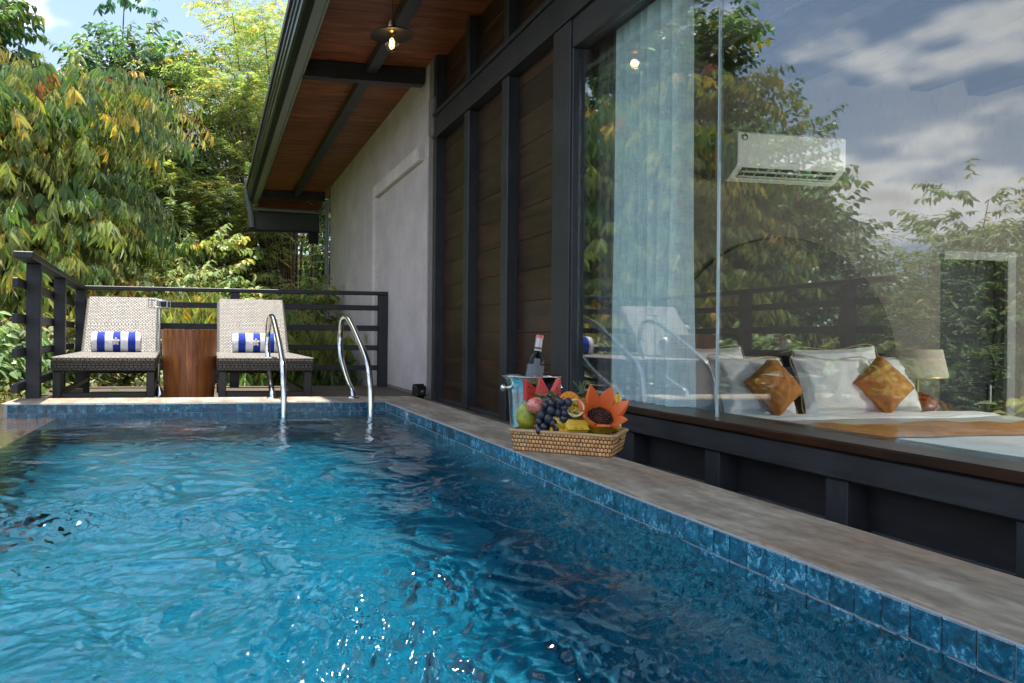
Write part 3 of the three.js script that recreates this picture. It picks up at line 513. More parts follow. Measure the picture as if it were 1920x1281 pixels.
// ---------------------------------------------------------------- fruit basket and fruit
const BASK = new THREE.Vector3(1.348, CO, -2.80), BTURN = -0.69;
const inBasket = (lx, y, lz) => { const v = new THREE.Vector3(lx, y, lz).applyAxisAngle(new THREE.Vector3(0, 1, 0), BTURN).add(BASK); return [v.x, v.y, v.z]; };
{
  const t = thing('fruit_basket', 'shallow woven cane basket holding fruit on the coping', 'basket', null, BASK.toArray(), BTURN);
  const wall = (L, hole) => { // flared wall of width L, a hand hole cut where asked
    const s = new THREE.Shape([[-L / 2 + 0.012, 0], [L / 2 - 0.012, 0], [L / 2, 0.075], [-L / 2, 0.075]].map(([x, y]) => new THREE.Vector2(x, y)));
    if (hole) { const h = new THREE.Path(); h.absellipse(0, 0.047, 0.036, 0.014, 0, Math.PI * 2); s.holes.push(h); }
    return planar(new THREE.ExtrudeGeometry(s, { depth: 0.008, bevelEnabled: true, bevelThickness: 0.002, bevelSize: 0.002, bevelSegments: 1, curveSegments: 16 }));
  };
  const LX = 0.375, LZ = 0.245;
  for (const s of [1, -1]) { const m = part('wall', wall(LX, false), M.cane, t, 0, 0.002, s * (LZ / 2 - 0.016)); m.rotation.order = 'YXZ'; m.rotation.y = s < 0 ? Math.PI : 0; m.rotation.x = 0.16; const e = part('end_wall', wall(LZ, true), M.cane, t, s * (LX / 2 - 0.016), 0.002, 0); e.rotation.order = 'YXZ'; e.rotation.y = s * Math.PI / 2; e.rotation.x = 0.16; }
  slab('base', -LX / 2 + 0.016, LX / 2 - 0.016, 0, 0.008, -LZ / 2 + 0.016, LZ / 2 - 0.016, M.cane, t, 0.002);
  const hx = LX / 2 + 0.003, hz = LZ / 2 + 0.003, rim = []; for (const [a, b] of [[-1, -1], [-0.5, -1], [0, -1], [0.5, -1], [1, -1], [1, -0.4], [1, 0.4], [1, 1], [0.5, 1], [0, 1], [-0.5, 1], [-1, 1], [-1, 0.4], [-1, -0.4]]) rim.push([a * hx, 0.078, b * hz]);
  part('rim', tube(rim, 0.0062, 120, 8, true), M.caneRim, t);
  // filling keeps the fruit at the rim
  part('lining', planar(new RoundedBoxGeometry(LX - 0.05, 0.055, LZ - 0.05, 2, 0.015)), std({ color: lin(0.30, 0.33, 0.12), roughness: 0.9 }), t, 0, 0.036, 0);
}
{
  const bumpy = (g, amp, f) => { const p = g.attributes.position; for (let i = 0; i < p.count; i++) { const v = new THREE.Vector3().fromBufferAttribute(p, i), k = 1 + amp * N3(v.x * f, v.y * f, v.z * f); p.setXYZ(i, v.x * k, v.y * k, v.z * k); } g.computeVertexNormals(); return g; };
  const skin = (a, b, f, seed) => texOf(128, (u, v) => { const s = fbm2(u * f + seed, v * f, 4), d = smooth(fbm2(u * 40 + seed, v * 40, 2), 0.42, 0.5); return lerp3(lerp3(a, b, clamp(0.5 + s * 1.4)), [0.28, 0.2, 0.1], d * 0.6); });
  // mango
  const mango = single('mango', bumpy(new THREE.SphereGeometry(0.05, 28, 20).scale(0.82, 1.0, 0.78), 0.03, 14), phy({ map: skin([0.50, 0.58, 0.16], [0.74, 0.68, 0.24], 3, 2), roughness: 0.35, clearcoat: 0.3, clearcoatRoughness: 0.3 }), 'green-yellow mango standing in the left end of the fruit basket', 'fruit', null, inBasket(-0.15, 0.125, 0.055));
  mango.rotation.z = 0.12;
  // pink fruit
  single('rose_apple', bumpy(new THREE.SphereGeometry(0.033, 24, 18).scale(1.05, 0.95, 1), 0.04, 20), phy({ map: skin([0.83, 0.38, 0.34], [0.90, 0.62, 0.55], 4, 9), roughness: 0.3, clearcoat: 0.4 }), 'round pink fruit above the mango in the basket', 'fruit', null, inBasket(-0.105, 0.172, 0.085));
  // grapes
  const gr = thing('grape_bunch', 'bunch of dark purple grapes hanging over the basket front', 'grapes', null, inBasket(-0.038, 0.148, 0.072), BTURN);
  const gm = [phy({ color: lin(0.012, 0.012, 0.028), roughness: 0.3, clearcoat: 0.5, clearcoatRoughness: 0.2 }), phy({ color: lin(0.022, 0.018, 0.04), roughness: 0.38, clearcoat: 0.3, clearcoatRoughness: 0.3 }), phy({ color: lin(0.03, 0.035, 0.06), roughness: 0.5, clearcoat: 0.2 })], gg = new THREE.SphereGeometry(0.0145, 14, 10), rnd = mulberry(3), placed = [];
  for (let k = 0, tries = 0; k < 58 && tries < 4000; tries++) {
    const u = rnd(), q = [mix(-0.06, 0.075, rnd()) + (u < 0.35 ? -0.015 : 0), mix(-0.075, 0.045, u), mix(-0.03, 0.05, rnd())];
    const w = mix(0.03, 0.075, u); if (Math.abs(q[0] + 0.02 - 0.035 * u) > w || placed.some((o) => Math.hypot(o[0] - q[0], o[1] - q[1], o[2] - q[2]) < 0.0225)) continue;
    placed.push(q); const m = part('grape', gg, gm[Math.floor(rnd() * 3)], gr, ...q); const s = 0.88 + rnd() * 0.25; m.scale.set(s, s * 1.12, s); k++;
  }
  const stem = std({ color: lin(0.30, 0.16, 0.06), roughness: 0.8 });
  for (let k = 0; k < 6; k++) part('stalk', tube([[0, 0.03, 0.01], [0.01 + (k - 3) * 0.008, 0.05, 0.03], [(k - 2.5) * 0.02, 0.035 + (k % 2) * 0.03, 0.045]], 0.0018, 10, 5), stem, gr);
  // watermelon wedges
  const red = phy({ color: lin(0.62, 0.055, 0.045), roughness: 0.4 }), rind = std({ color: lin(0.14, 0.28, 0.06), roughness: 0.5 }), pith = std({ color: lin(0.62, 0.68, 0.42), roughness: 0.6 }), seed = std({ color: lin(0.012, 0.008, 0.006), roughness: 0.4 });
  const wedge = (label, pos, rot, k = 1) => {
    const t = thing('watermelon_slice', label, 'fruit', 'watermelon slices in the basket', pos); t.rotation.set(...rot); t.scale.setScalar(k);
    const tri = (w0, h0, d, z) => { const s = new THREE.Shape(); s.moveTo(0, h0); s.lineTo(-w0, 0); s.quadraticCurveTo(0, -w0 * 0.45, w0, 0); s.lineTo(0, h0); return new THREE.ExtrudeGeometry(s, { depth: d, bevelEnabled: true, bevelSize: 0.0015, bevelThickness: 0.0015, bevelSegments: 1, curveSegments: 10 }).translate(0, 0, z); };
    part('flesh', tri(0.026, 0.062, 0.016, -0.008), red, t);
    const arc = (r0, r1) => { const s = new THREE.Shape(); s.moveTo(-0.026 * r1, 0); s.quadraticCurveTo(0, -0.026 * 0.45 - 0.012 * r1, 0.026 * r1, 0); s.lineTo(0.026 * r0, 0.001); s.quadraticCurveTo(0, -0.026 * 0.45 - 0.012 * r0 + 0.006, -0.026 * r0, 0.001); return new THREE.ExtrudeGeometry(s, { depth: 0.017, bevelEnabled: false, curveSegments: 10 }).translate(0, 0, -0.0085); };
    part('pith', arc(1.0, 1.08), pith, t); part('rind', arc(1.09, 1.25), rind, t);
    for (const [x, y] of [[-0.008, 0.018], [0.007, 0.028], [0.002, 0.01], [-0.002, 0.038]]) part('seed', new THREE.SphereGeometry(0.0026, 8, 6).scale(0.7, 1.2, 0.5), seed, t, x, y, 0.0098);
  };
  wedge('watermelon slice beside the ice bucket rim, leftmost of the three red wedges', inBasket(-0.155, 0.20, -0.02), [0.2, 0.3, 0.5], 1.25);
  wedge('watermelon slice standing above the round pink fruit', inBasket(-0.105, 0.215, 0.0), [-0.2, 0.0, 0.05], 1.0);
  wedge('thin watermelon slice standing behind the grapes', inBasket(-0.055, 0.215, -0.01), [0, 0.6, -0.35], 1.0);
  // passion fruit half
  {
    const t = thing('passion_fruit', 'halved passion fruit with yellow pulp in the basket centre', 'fruit', null, inBasket(0.045, 0.17, 0.09), 0); t.lookAt(EYE.x, EYE.y + 0.3, EYE.z);
    part('shell', lathe([[0, -0.028], [0.02, -0.023], [0.032, -0.008], [0.0345, 0.002], [0.030, 0.003], [0, -0.004]], 28).rotateX(Math.PI / 2), std({ color: lin(0.62, 0.46, 0.12), roughness: 0.6 }), t);
    part('flesh_ring', new THREE.TorusGeometry(0.030, 0.0042, 8, 32), std({ color: lin(0.72, 0.66, 0.36), roughness: 0.6 }), t, 0, 0, 0.002);
    const pm = [phy({ color: lin(0.62, 0.40, 0.03), roughness: 0.2, clearcoat: 0.6 }), phy({ color: lin(0.40, 0.28, 0.03), roughness: 0.2, clearcoat: 0.6 }), phy({ color: lin(0.10, 0.08, 0.02), roughness: 0.3, clearcoat: 0.6 })], r2 = mulberry(8);
    for (let k = 0; k < 34; k++) { const a = k * 2.4, r = 0.0265 * Math.sqrt((k + 0.5) / 34); part('pulp', new THREE.SphereGeometry(0.0052, 8, 6), pm[Math.floor(r2() * 3)], t, Math.cos(a) * r, Math.sin(a) * r, 0.0); }
  }
  // halved orange
  {
    const t = thing('orange_half', 'halved orange behind the passion fruit', 'fruit', null, inBasket(0.01, 0.195, 0.03)); t.lookAt(EYE.x + 0.4, EYE.y + 1.6, EYE.z);
    part('peel', lathe([[0, -0.03], [0.022, -0.024], [0.034, -0.006], [0.036, 0.002], [0.033, 0.003], [0, 0.0]], 28).rotateX(Math.PI / 2), std({ color: lin(0.80, 0.26, 0.02), roughness: 0.45 }), t);
    for (let k = 0; k < 9; k++) { const s = new THREE.Shape(), a = k / 9 * 6.283, b = a + 0.60; s.moveTo(Math.cos(a + 0.3) * 0.004, Math.sin(a + 0.3) * 0.004); s.lineTo(Math.cos(a) * 0.030, Math.sin(a) * 0.030); s.lineTo(Math.cos(b) * 0.030, Math.sin(b) * 0.030); part('segment', new THREE.ExtrudeGeometry(s, { depth: 0.003, bevelEnabled: true, bevelSize: 0.001, bevelThickness: 0.001, bevelSegments: 1 }), phy({ color: lin(0.82, 0.30, 0.03), roughness: 0.3, clearcoat: 0.3 }), t, 0, 0, 0.001); }
  }
  // carved papaya opened like a flower
  {
    const t = thing('papaya', 'papaya carved open like a flower with dark seeds', 'fruit', null, inBasket(0.128, 0.145, 0.04)); 
    const dir = new THREE.Vector3(-0.20, 0.66, 0.72).normalize(); t.quaternion.setFromUnitVectors(new THREE.Vector3(0, 0, 1), dir);
    const flesh = phy({ color: lin(0.74, 0.155, 0.035), roughness: 0.4, clearcoat: 0.15, side: THREE.DoubleSide }), rindM = phy({ map: skin([0.66, 0.62, 0.12], [0.90, 0.62, 0.14], 2.5, 6), roughness: 0.4, clearcoat: 0.25, side: THREE.DoubleSide });
    const bowl = (R0) => lathe([[0, -0.085], [0.03, -0.08], [0.055, -0.06], [0.066, -0.035], [0.068, -0.012]].map(([a, b]) => [a * R0, b * R0]), 40).rotateX(Math.PI / 2);
    part('skin', bowl(1), rindM, t);
    const petal = (inner) => { const rows = 10, pos = [], uv = [], idx = []; for (let j = 0; j <= rows; j++) { const s = j / rows, half = 0.44 * (s < 0.3 ? 1 : 1 - Math.pow((s - 0.3) / 0.7, 1.25)), out = inner ? -0.021 * (1 - s * 0.8) : 0, r = 0.068 + 0.034 * s * (0.4 + 0.6 * s) + out, z = -0.014 + 0.078 * s - 0.006 * s * s + (inner ? 0.003 : 0); for (let i = -3; i <= 3; i++) { const a = half * i / 3; pos.push(Math.cos(a) * r, Math.sin(a) * r, z); uv.push(0.5 + a, s * 0.6); } } for (let j = 0; j < rows; j++) for (let i = 0; i < 6; i++) { const p = j * 7 + i; idx.push(p, p + 1, p + 7, p + 1, p + 8, p + 7); } const g = new THREE.BufferGeometry(); g.setAttribute('position', new THREE.Float32BufferAttribute(pos, 3)); g.setAttribute('uv', new THREE.Float32BufferAttribute(uv, 2)); g.setIndex(idx); g.computeVertexNormals(); return g; };
    const edge = () => { // cut faces joining skin and flesh along each petal's sides
      const o = petal(false), n = petal(true), po = o.attributes.position, pn = n.attributes.position, pos = [], idx = [], uv = []; for (const c of [0, 6]) { const b = pos.length / 3; for (let j = 0; j <= 10; j++) { for (const q of [po, pn]) { const i = j * 7 + c; pos.push(q.getX(i), q.getY(i), q.getZ(i)); uv.push(j * 0.05, q === po ? 0 : 0.1); } } for (let j = 0; j < 10; j++) { const a = b + j * 2; idx.push(a, a + 1, a + 2, a + 1, a + 3, a + 2); } } const g = new THREE.BufferGeometry(); g.setAttribute('position', new THREE.Float32BufferAttribute(pos, 3)); g.setAttribute('uv', new THREE.Float32BufferAttribute(uv, 2)); g.setIndex(idx); g.computeVertexNormals(); return g; };
    const pg = petal(false), fg = mergeGeometries([petal(true), edge()]), r2 = mulberry(14);
    for (let k = 0; k < 7; k++) { const p = part('petal_skin', pg, rindM, t), f = part('petal_flesh', fg, flesh, p); p.rotation.z = k / 7 * Math.PI * 2 + 0.1; p.rotation.y = (r2() - 0.5) * 0.12; p.scale.set(1 + (r2() - 0.5) * 0.1, 1, 1.0 + (r2() - 0.3) * 0.3); }
    part('flesh_bowl', bowl(0.86), flesh, t, 0, 0, 0.002);
    const sm = [phy({ color: lin(0.010, 0.008, 0.007), roughness: 0.3, clearcoat: 0.6 }), phy({ color: lin(0.07, 0.035, 0.015), roughness: 0.5 })];
    for (let k = 0; k < 70; k++) { const a = k * 2.4, r = 0.046 * Math.sqrt((k + 0.5) / 70); part('seed', new THREE.SphereGeometry(0.0052, 8, 6), sm[r2() < 0.7 ? 0 : 1], t, Math.cos(a) * r, Math.sin(a) * r, -0.03 + 0.024 * (1 - r / 0.046) + r2() * 0.01); }
  }
  // yellow fruit: sliced mango cheeks and star fruit
  const yel = phy({ map: skin([0.84, 0.66, 0.14], [0.92, 0.78, 0.30], 4, 22), roughness: 0.3, clearcoat: 0.3 });
  const star = () => { const s = new THREE.Shape(); for (let k = 0; k < 10; k++) { const a = k / 10 * 6.283, r = k % 2 ? 0.013 : 0.027; k ? s.lineTo(Math.cos(a) * r, Math.sin(a) * r) : s.moveTo(Math.cos(a) * r, Math.sin(a) * r); } s.closePath(); return planar(new THREE.ExtrudeGeometry(s, { depth: 0.06, bevelEnabled: true, bevelSize: 0.004, bevelThickness: 0.012, bevelSegments: 3 }).translate(0, 0, -0.03)); };
  const sf = [['ridged yellow star fruit lying at the basket front below the grapes', [0.0, 0.10, 0.098], [0.2, 0.9, 0.3]], ['ridged yellow star fruit wedged under the papaya', [0.052, 0.10, 0.10], [0.3, 1.5, 0.5]]];
  for (const [l, p, r] of sf) single('star_fruit', star(), yel, l, 'fruit', null, inBasket(...p)).rotation.set(...r);
  const ban = (label, p, r) => { const m = single('banana', tube([[-0.055, 0.012, 0], [-0.03, 0, 0], [0, -0.005, 0], [0.03, 0, 0], [0.05, 0.012, 0]], 0.0165, 24, 10), yel, label, 'fruit', null, inBasket(...p)); m.rotation.set(...r); part('tip', new THREE.SphereGeometry(0.0165, 10, 8), yel, m, 0.05, 0.012, 0); part('tip', new THREE.SphereGeometry(0.0165, 10, 8), yel, m, -0.055, 0.012, 0); part('stub', new THREE.CylinderGeometry(0.004, 0.006, 0.012, 8), seed, m, 0.066, 0.02, 0).rotation.z = -1.1; };
  ban('small banana poking out beyond the papaya tip', [0.165, 0.17, -0.075], [0.2, 1.1, 0.2]);
  ban('small banana lying below the papaya at the basket end', [0.168, 0.10, -0.02], [0, 1.2, 0.1]);
  // pineapple
  {
    const t = thing('pineapple', 'pineapple with grey-green leafy top at the back of the basket', 'fruit', null, inBasket(0.055, 0.08, -0.06)); t.rotation.z = 0.12; t.rotation.x = -0.1;
    part('fruit_body', bumpy(new THREE.SphereGeometry(0.055, 32, 24).scale(0.9, 1.25, 0.9).translate(0, 0.055, 0), 0.08, 60), std({ color: lin(0.42, 0.24, 0.05), roughness: 0.7 }), t);
    const lm = [std({ color: lin(0.10, 0.15, 0.075), roughness: 0.55, side: THREE.DoubleSide }), std({ color: lin(0.15, 0.20, 0.12), roughness: 0.55, side: THREE.DoubleSide })], r2 = mulberry(31);
    const leaf = (L, w, bend) => { const n = 6, pos = [], idx = []; for (let j = 0; j <= n; j++) { const s = j / n, ww = w * (1 - s) ** 0.8, y = L * s * (1 - bend * s * 0.45), z = L * bend * s * s * 0.9; pos.push(-ww, y, z - 0.003, 0, y, z, ww, y, z - 0.003); } for (let j = 0; j < n; j++) for (let i = 0; i < 2; i++) { const a = j * 3 + i; idx.push(a, a + 1, a + 3, a + 1, a + 4, a + 3); } const g = new THREE.BufferGeometry(); g.setAttribute('position', new THREE.Float32BufferAttribute(pos, 3)); g.setIndex(idx); g.computeVertexNormals(); return g; };
    const ls = [leaf(0.085, 0.009, 0.25), leaf(0.075, 0.009, 0.7), leaf(0.065, 0.008, 1.05)];
    for (let k = 0; k < 30; k++) { const ring = k < 7 ? 0 : k < 17 ? 1 : 2, m = part('crown_leaf', ls[ring], lm[k % 2], t, 0, 0.118 - ring * 0.006, 0); m.rotation.order = 'YXZ'; m.rotation.y = k * 2.4 + r2() * 0.4; m.rotation.x = 0.12 + ring * 0.28 + r2() * 0.15; }
  }
}

// ---------------------------------------------------------------- bedroom contents
{
  const pleat = (L, H, amp, wave, seed, lean = 0) => { // hanging cloth: along z, height y
    const n = Math.round(L / 0.006), rows = 14, pos = [], uv = [], idx = [];
    for (let j = 0; j <= rows; j++) for (let i = 0; i <= n; i++) { const s = i / n * L, y = H * j / rows, w = 2 * Math.PI * (s / wave + 0.35 * N2(s * 3, seed)); const a = amp * (1 + 0.3 * N2(s * 8, seed + y * 0.4)) * (0.9 + 0.1 * (1 - j / rows)); pos.push(Math.sign(Math.sin(w)) * Math.pow(Math.abs(Math.sin(w)), 0.8) * a + lean * (1 - j / rows), y, s + 0.35 * a * Math.cos(w)); uv.push(s * 1.8, y); }
    for (let j = 0; j < rows; j++) for (let i = 0; i < n; i++) { const a = j * (n + 1) + i; idx.push(a, a + 1, a + n + 1, a + 1, a + n + 2, a + n + 1); }
    const g = new THREE.BufferGeometry(); g.setAttribute('position', new THREE.Float32BufferAttribute(pos, 3)); g.setAttribute('uv', new THREE.Float32BufferAttribute(uv, 2)); g.setIndex(idx); g.computeVertexNormals(); return g;
  };
  const linen = texOf(512, (u, v) => { const k = 1 + 0.06 * N2(u * 260, v * 9) + 0.07 * N2(u * 20, v * 330) + 0.03 * fbm2(u * 5, v * 5, 2); return [0.88 * k, 0.94 * k, 0.97 * k]; });
  const grey = texOf(512, (u, v) => { const k = 1 + 0.08 * N2(u * 260, v * 9) + 0.08 * N2(u * 20, v * 330); return [0.47 * k, 0.445 * k, 0.45 * k]; });
  single('curtain', pleat(0.47, 1.99, 0.030, 0.078, 3), std({ map: grey, roughness: 0.95, side: THREE.DoubleSide }), 'heavy grey pleated curtain bunched by the black window post', 'curtain', null, [2.15, 0.25, -4.36]);
  single('curtain', pleat(0.64, 1.99, 0.055, 0.092, 8), phy({ map: linen, transmission: 0.22, thickness: 0, roughness: 1, side: THREE.DoubleSide }), 'pale blue-white sheer curtain drawn beside the grey one', 'curtain', null, [2.125, 0.25, -3.88]);
  const rod = thing('curtain_track', 'thin steel curtain track above the glazing', 'track', null, [2.13, 2.262, -4.05]);
  part('track', new THREE.CylinderGeometry(0.006, 0.006, 4.2, 10).rotateX(Math.PI / 2), M.steelDull, rod, -0.03, 0, 2.1); for (let k = 0; k < 6; k++) part('hanger', new THREE.CylinderGeometry(0.003, 0.003, 0.10, 6), M.steelDull, rod, -0.03, 0.05, 0.25 + k * 0.7);

  // arched headboard
  const s = new THREE.Shape(); s.moveTo(-0.86, -1.05); s.lineTo(0.86, -1.05); s.lineTo(0.86, 0); s.absarc(0, 0, 0.86, 0, Math.PI, false); s.lineTo(-0.86, -1.05);
  const hb = thing('headboard', 'dark brown arched headboard panel against the pale wall', 'headboard', null, [3.63, 0.36, -4.468]);
  part('arch_panel', planar(new THREE.ExtrudeGeometry(s, { depth: 0.022, bevelEnabled: true, bevelSize: 0.006, bevelThickness: 0.006, curveSegments: 48 })), std({ map: scaled(T.panel, 1), color: lin(0.17, 0.14, 0.12), roughness: 0.6 }), hb);
  // doorway frame
  const dm = std({ color: lin(0.25, 0.245, 0.235), roughness: 0.6 });
  const d = thing('door_frame', 'white painted frame of the dark doorway beside the bed', 'door frame', null, [0, 0, -4.468]);
  slab('jamb', 5.385, 5.455, -0.72, 1.185, 0.002, 0.03, dm, d, 0.004); slab('head', 4.86, 5.384, 1.12, 1.18, 0.002, 0.028, dm, d, 0.004);
  const dd = thing('bathroom_door', 'dark timber door standing shut in the white frame', 'door', null, [0, 0, -4.56]);
  slab('leaf', 4.864, 5.398, -0.72, 1.118, -0.02, 0.02, M.lowPanel, dd, 0.004); part('handle', new THREE.CylinderGeometry(0.01, 0.01, 0.12, 10), M.steelDull, dd, 5.34, 0.2, 0.04);

  // air conditioner
  const ac = thing('air_conditioner', 'white wall-mounted air conditioner above the headboard', 'air conditioner', null, [3.52, 1.555, -4.468]);
  const wp = std({ color: lin(0.80, 0.82, 0.82), roughness: 0.35 });
  const ps = new THREE.Shape([[0.001, 0.03], [0.10, 0.0], [0.13, 0.012], [0.205, 0.072], [0.215, 0.09], [0.215, 0.268], [0.2, 0.28], [0.001, 0.28]].map(([a, b]) => new THREE.Vector2(a, b)));
  part('casing', new THREE.ExtrudeGeometry(ps, { depth: 0.755, bevelEnabled: true, bevelSize: 0.004, bevelThickness: 0.006, bevelSegments: 2 }).rotateY(-Math.PI / 2).translate(0.3775, 0, 0), wp, ac);
  const vent = slab('air_outlet', -0.335, 0.335, -0.04, 0.04, -0.001, 0.001, std({ color: lin(0.02, 0.022, 0.02), roughness: 0.6 }), ac, 0.0005); vent.position.set(0, 0.0385, 0.1705); vent.rotation.x = 0.896;
  for (let k = 0; k < 2; k++) { const l = slab('louver', -0.335, 0.335, -0.011, 0.011, -0.0015, 0.0015, wp, ac, 0.0008); l.position.set(0, 0.018 + k * 0.024, 0.158 + k * 0.03); l.rotation.x = 1.35; }
  for (let k = 0; k < 9; k++) { const l = slab('guide_vane', -0.002, 0.002, -0.03, 0.03, -0.003, 0.003, wp, ac, 0.0005); l.position.set(-0.3 + k * 0.075, 0.0375, 0.172); l.rotation.x = 0.896; }
  const stk = std({ color: lin(0.02, 0.10, 0.035), roughness: 0.5 }); part('sticker', new THREE.CircleGeometry(0.021, 24), stk, ac, -0.335, 0.245, 0.2222); part('sticker_centre', new THREE.CircleGeometry(0.011, 20), wp, ac, -0.335, 0.24, 0.2228);
  slab('status_light', -0.02, 0.02, 0.098, 0.103, 0.2215, 0.2225, std({ color: lin(0.6, 0.5, 0.25), roughness: 0.4 }), ac, 0.0003);

  // bed
  const white = std({ color: lin(0.84, 0.84, 0.83), bumpMap: scaled(T.cloth, 2), bumpScale: 0.003, roughness: 0.9 }), greyS = std({ color: lin(0.52, 0.52, 0.53), bumpMap: scaled(T.cloth, 2), bumpScale: 0.003, roughness: 0.9 });
  const ochreT = texOf(256, (u, v) => { const k = 1 + 0.16 * fbm2(u * 5, v * 5, 4) + 0.06 * N2(u * 120, v * 120); return [0.74 * k, 0.47 * k, 0.17 * k]; }), ochre = phy({ map: scaled(ochreT, 2.2), bumpMap: scaled(T.cloth, 3), bumpScale: 0.002, roughness: 0.7, sheen: 0.6, sheenRoughness: 0.4, sheenColor: lin(0.5, 0.35, 0.15) });
  const bed = thing('bed', 'wide white bed with grey cover and ochre runner behind the glass', 'bed', null, [3.76, -0.72, -3.25]);
  const soft = (w, h, l, r, amp, seed) => { const g = new RoundedBoxGeometry(w, h, l, 5, r), p = g.attributes.position; const q = new THREE.BoxGeometry(1, 1, 1); for (let i = 0; i < p.count; i++) { const x = p.getX(i), y = p.getY(i), z = p.getZ(i); if (y > 0) p.setY(i, y + amp * N2(x * 3 + seed, z * 3)); } g.computeVertexNormals(); return planar(g); };
  slab('bed_base', -0.88, 0.88, 0.02, 0.34, -1.15, 1.05, M.lowPanel, bed, 0.01);
  part('mattress', soft(1.82, 0.36, 2.25, 0.06, 0.004, 1), white, bed, 0, 0.52, -0.06);
  const cover = (z0, z1, lift, mat, name, over) => { // cloth sheet draped over the mattress, with a soft rounded fall at the sides
    const n = 60, rows = 24, pos = [], idx = []; for (let j = 0; j <= rows; j++) for (let i = 0; i <= n; i++) { const u = (i / n - 0.5) * 2, z = mix(z0, z1, j / rows), W = 0.93 + over, a = Math.abs(u) * (W + 0.30); let x, y; if (a < W - 0.07) { x = a; y = 0; } else if (a < W + 0.04) { const t = (a - W + 0.07) / 0.11 * Math.PI / 2; x = W - 0.07 + 0.07 * Math.sin(t); y = -0.07 + 0.07 * Math.cos(t); } else { x = W + 0.012 * N2(z * 9, 3); y = -0.07 - (a - W - 0.04); } const e = Math.min(j, rows - j) / rows; pos.push(Math.sign(u) * x, 0.708 + lift + y + 0.010 * N2(u * 3.2, z * 4) * (a < W ? 1 : 0.3) - 0.03 * Math.exp(-e * 22), z + 0.02 * N2(u * 2.5, z0 * 9) * (1)); } for (let j = 0; j < rows; j++) for (let i = 0; i < n; i++) { const a = j * (n + 1) + i; idx.push(a, a + n + 1, a + 1, a + 1, a + n + 1, a + n + 2); } const g = new THREE.BufferGeometry(); g.setAttribute('position', new THREE.Float32BufferAttribute(pos, 3)); g.setIndex(idx); g.computeVertexNormals(); planar(g); const m = mat.clone(); m.side = THREE.DoubleSide; return part(name, g, m, bed, 0, 0.10, 0);
  };
  cover(-0.78, 1.06, 0.015, white, 'duvet', 0.01); cover(-0.80, -0.62, 0.045, white, 'turned_sheet', 0.03); cover(-0.60, -0.22, 0.035, greyS, 'grey_throw', 0.025); cover(-0.26, 0.16, 0.05, ochre, 'bed_runner', 0.04);
  // pillows
  const pillowG = (w, h, t, seed, piped) => { const n = 22, pos = [], idx = [], sides = [1, -1]; for (const sd of sides) for (let j = 0; j <= n; j++) for (let i = 0; i <= n; i++) { const u = i / n * 2 - 1, v = j / n * 2 - 1, pu = 1 - 0.07 * (1 - Math.abs(u)) ** 0.5 * 0 - 0.06 * (1 - v * v) * Math.abs(u), pv = 1 - 0.06 * (1 - u * u) * Math.abs(v); const b = Math.pow(Math.max(0, (1 - u * u) * (1 - v * v)), 0.42) * t * (1 + 0.14 * N2(u * 2.2 + seed, v * 2.2)) + 0.0035; pos.push(u * w / 2 * pu, v * h / 2 * pv, sd * b); } const R = n + 1, B = R * R; for (let k = 0; k < 2; k++) for (let j = 0; j < n; j++) for (let i = 0; i < n; i++) { const a = k * B + j * R + i; k ? idx.push(a, a + R, a + 1, a + 1, a + R, a + R + 1) : idx.push(a, a + 1, a + R, a + 1, a + R + 1, a + R); } const g = new THREE.BufferGeometry(); g.setAttribute('position', new THREE.Float32BufferAttribute(pos, 3)); g.setIndex(idx); g.computeVertexNormals(); return planar(g); };
  const pipeM = std({ color: lin(0.42, 0.30, 0.16), roughness: 0.8 });
  const pillow = (label, w, h, x, y, z, rx, ry, rz, seed, cushion) => {
    const t = thing(cushion ? 'cushion' : 'pillow', label, cushion ? 'cushion' : 'pillow', cushion ? 'ochre cushions on the bed' : 'white pillows on the bed', [x, y, z]); t.rotation.set(rx, ry, rz, 'YXZ');
    part('cover', pillowG(w, h, cushion ? 0.075 : 0.085, seed), cushion ? ochre : white, t);
    const e = []; for (const [a, b] of [[-1, -1], [0, -0.94], [1, -1], [0.94, 0], [1, 1], [0, 0.94], [-1, 1], [-0.94, 0]]) e.push([a * w / 2 * 0.998, b * h / 2 * 0.998, 0]);
    if (!cushion) part('piping', tube(e, 0.003, 80, 6, true), pipeM, t); else part('zip_seam', tube([[-w / 2 * 0.97, -h / 2 * 0.985, 0], [0, -h / 2 * 0.945, 0], [w / 2 * 0.97, -h / 2 * 0.985, 0]], 0.002, 20, 5), ochre, t);
  };
  pillow('white piped pillow nearest the curtain, propped by the arched headboard', 0.50, 0.42, 2.98, 0.31, -4.25, -0.28, 0.05, 0.02, 1);
  pillow('white piped pillow leaning in front of the one by the curtain', 0.52, 0.38, 3.14, 0.28, -4.10, -0.42, 0.1, -0.03, 2);
  pillow('tall white pillow at the centre of the headboard, corner raised', 0.58, 0.42, 3.90, 0.31, -4.27, -0.25, -0.05, 0.05, 3);
  pillow('white piped pillow leaning in front of the centre pillow', 0.52, 0.38, 3.72, 0.28, -4.10, -0.42, -0.05, -0.03, 4);
  pillow('white pillow nearest the bedside lamp', 0.46, 0.38, 4.12, 0.28, -4.21, -0.34, -0.2, 0.06, 5);
  pillow('ochre velvet cushion nearer the curtain, standing on its corner', 0.275, 0.275, 3.18, 0.29, -3.97, -0.36, 0.05, 0.62, 6, true);
  pillow('ochre velvet cushion nearer the bedside lamp, standing on its corner', 0.275, 0.275, 3.94, 0.295, -3.99, -0.36, -0.12, 0.70, 7, true);
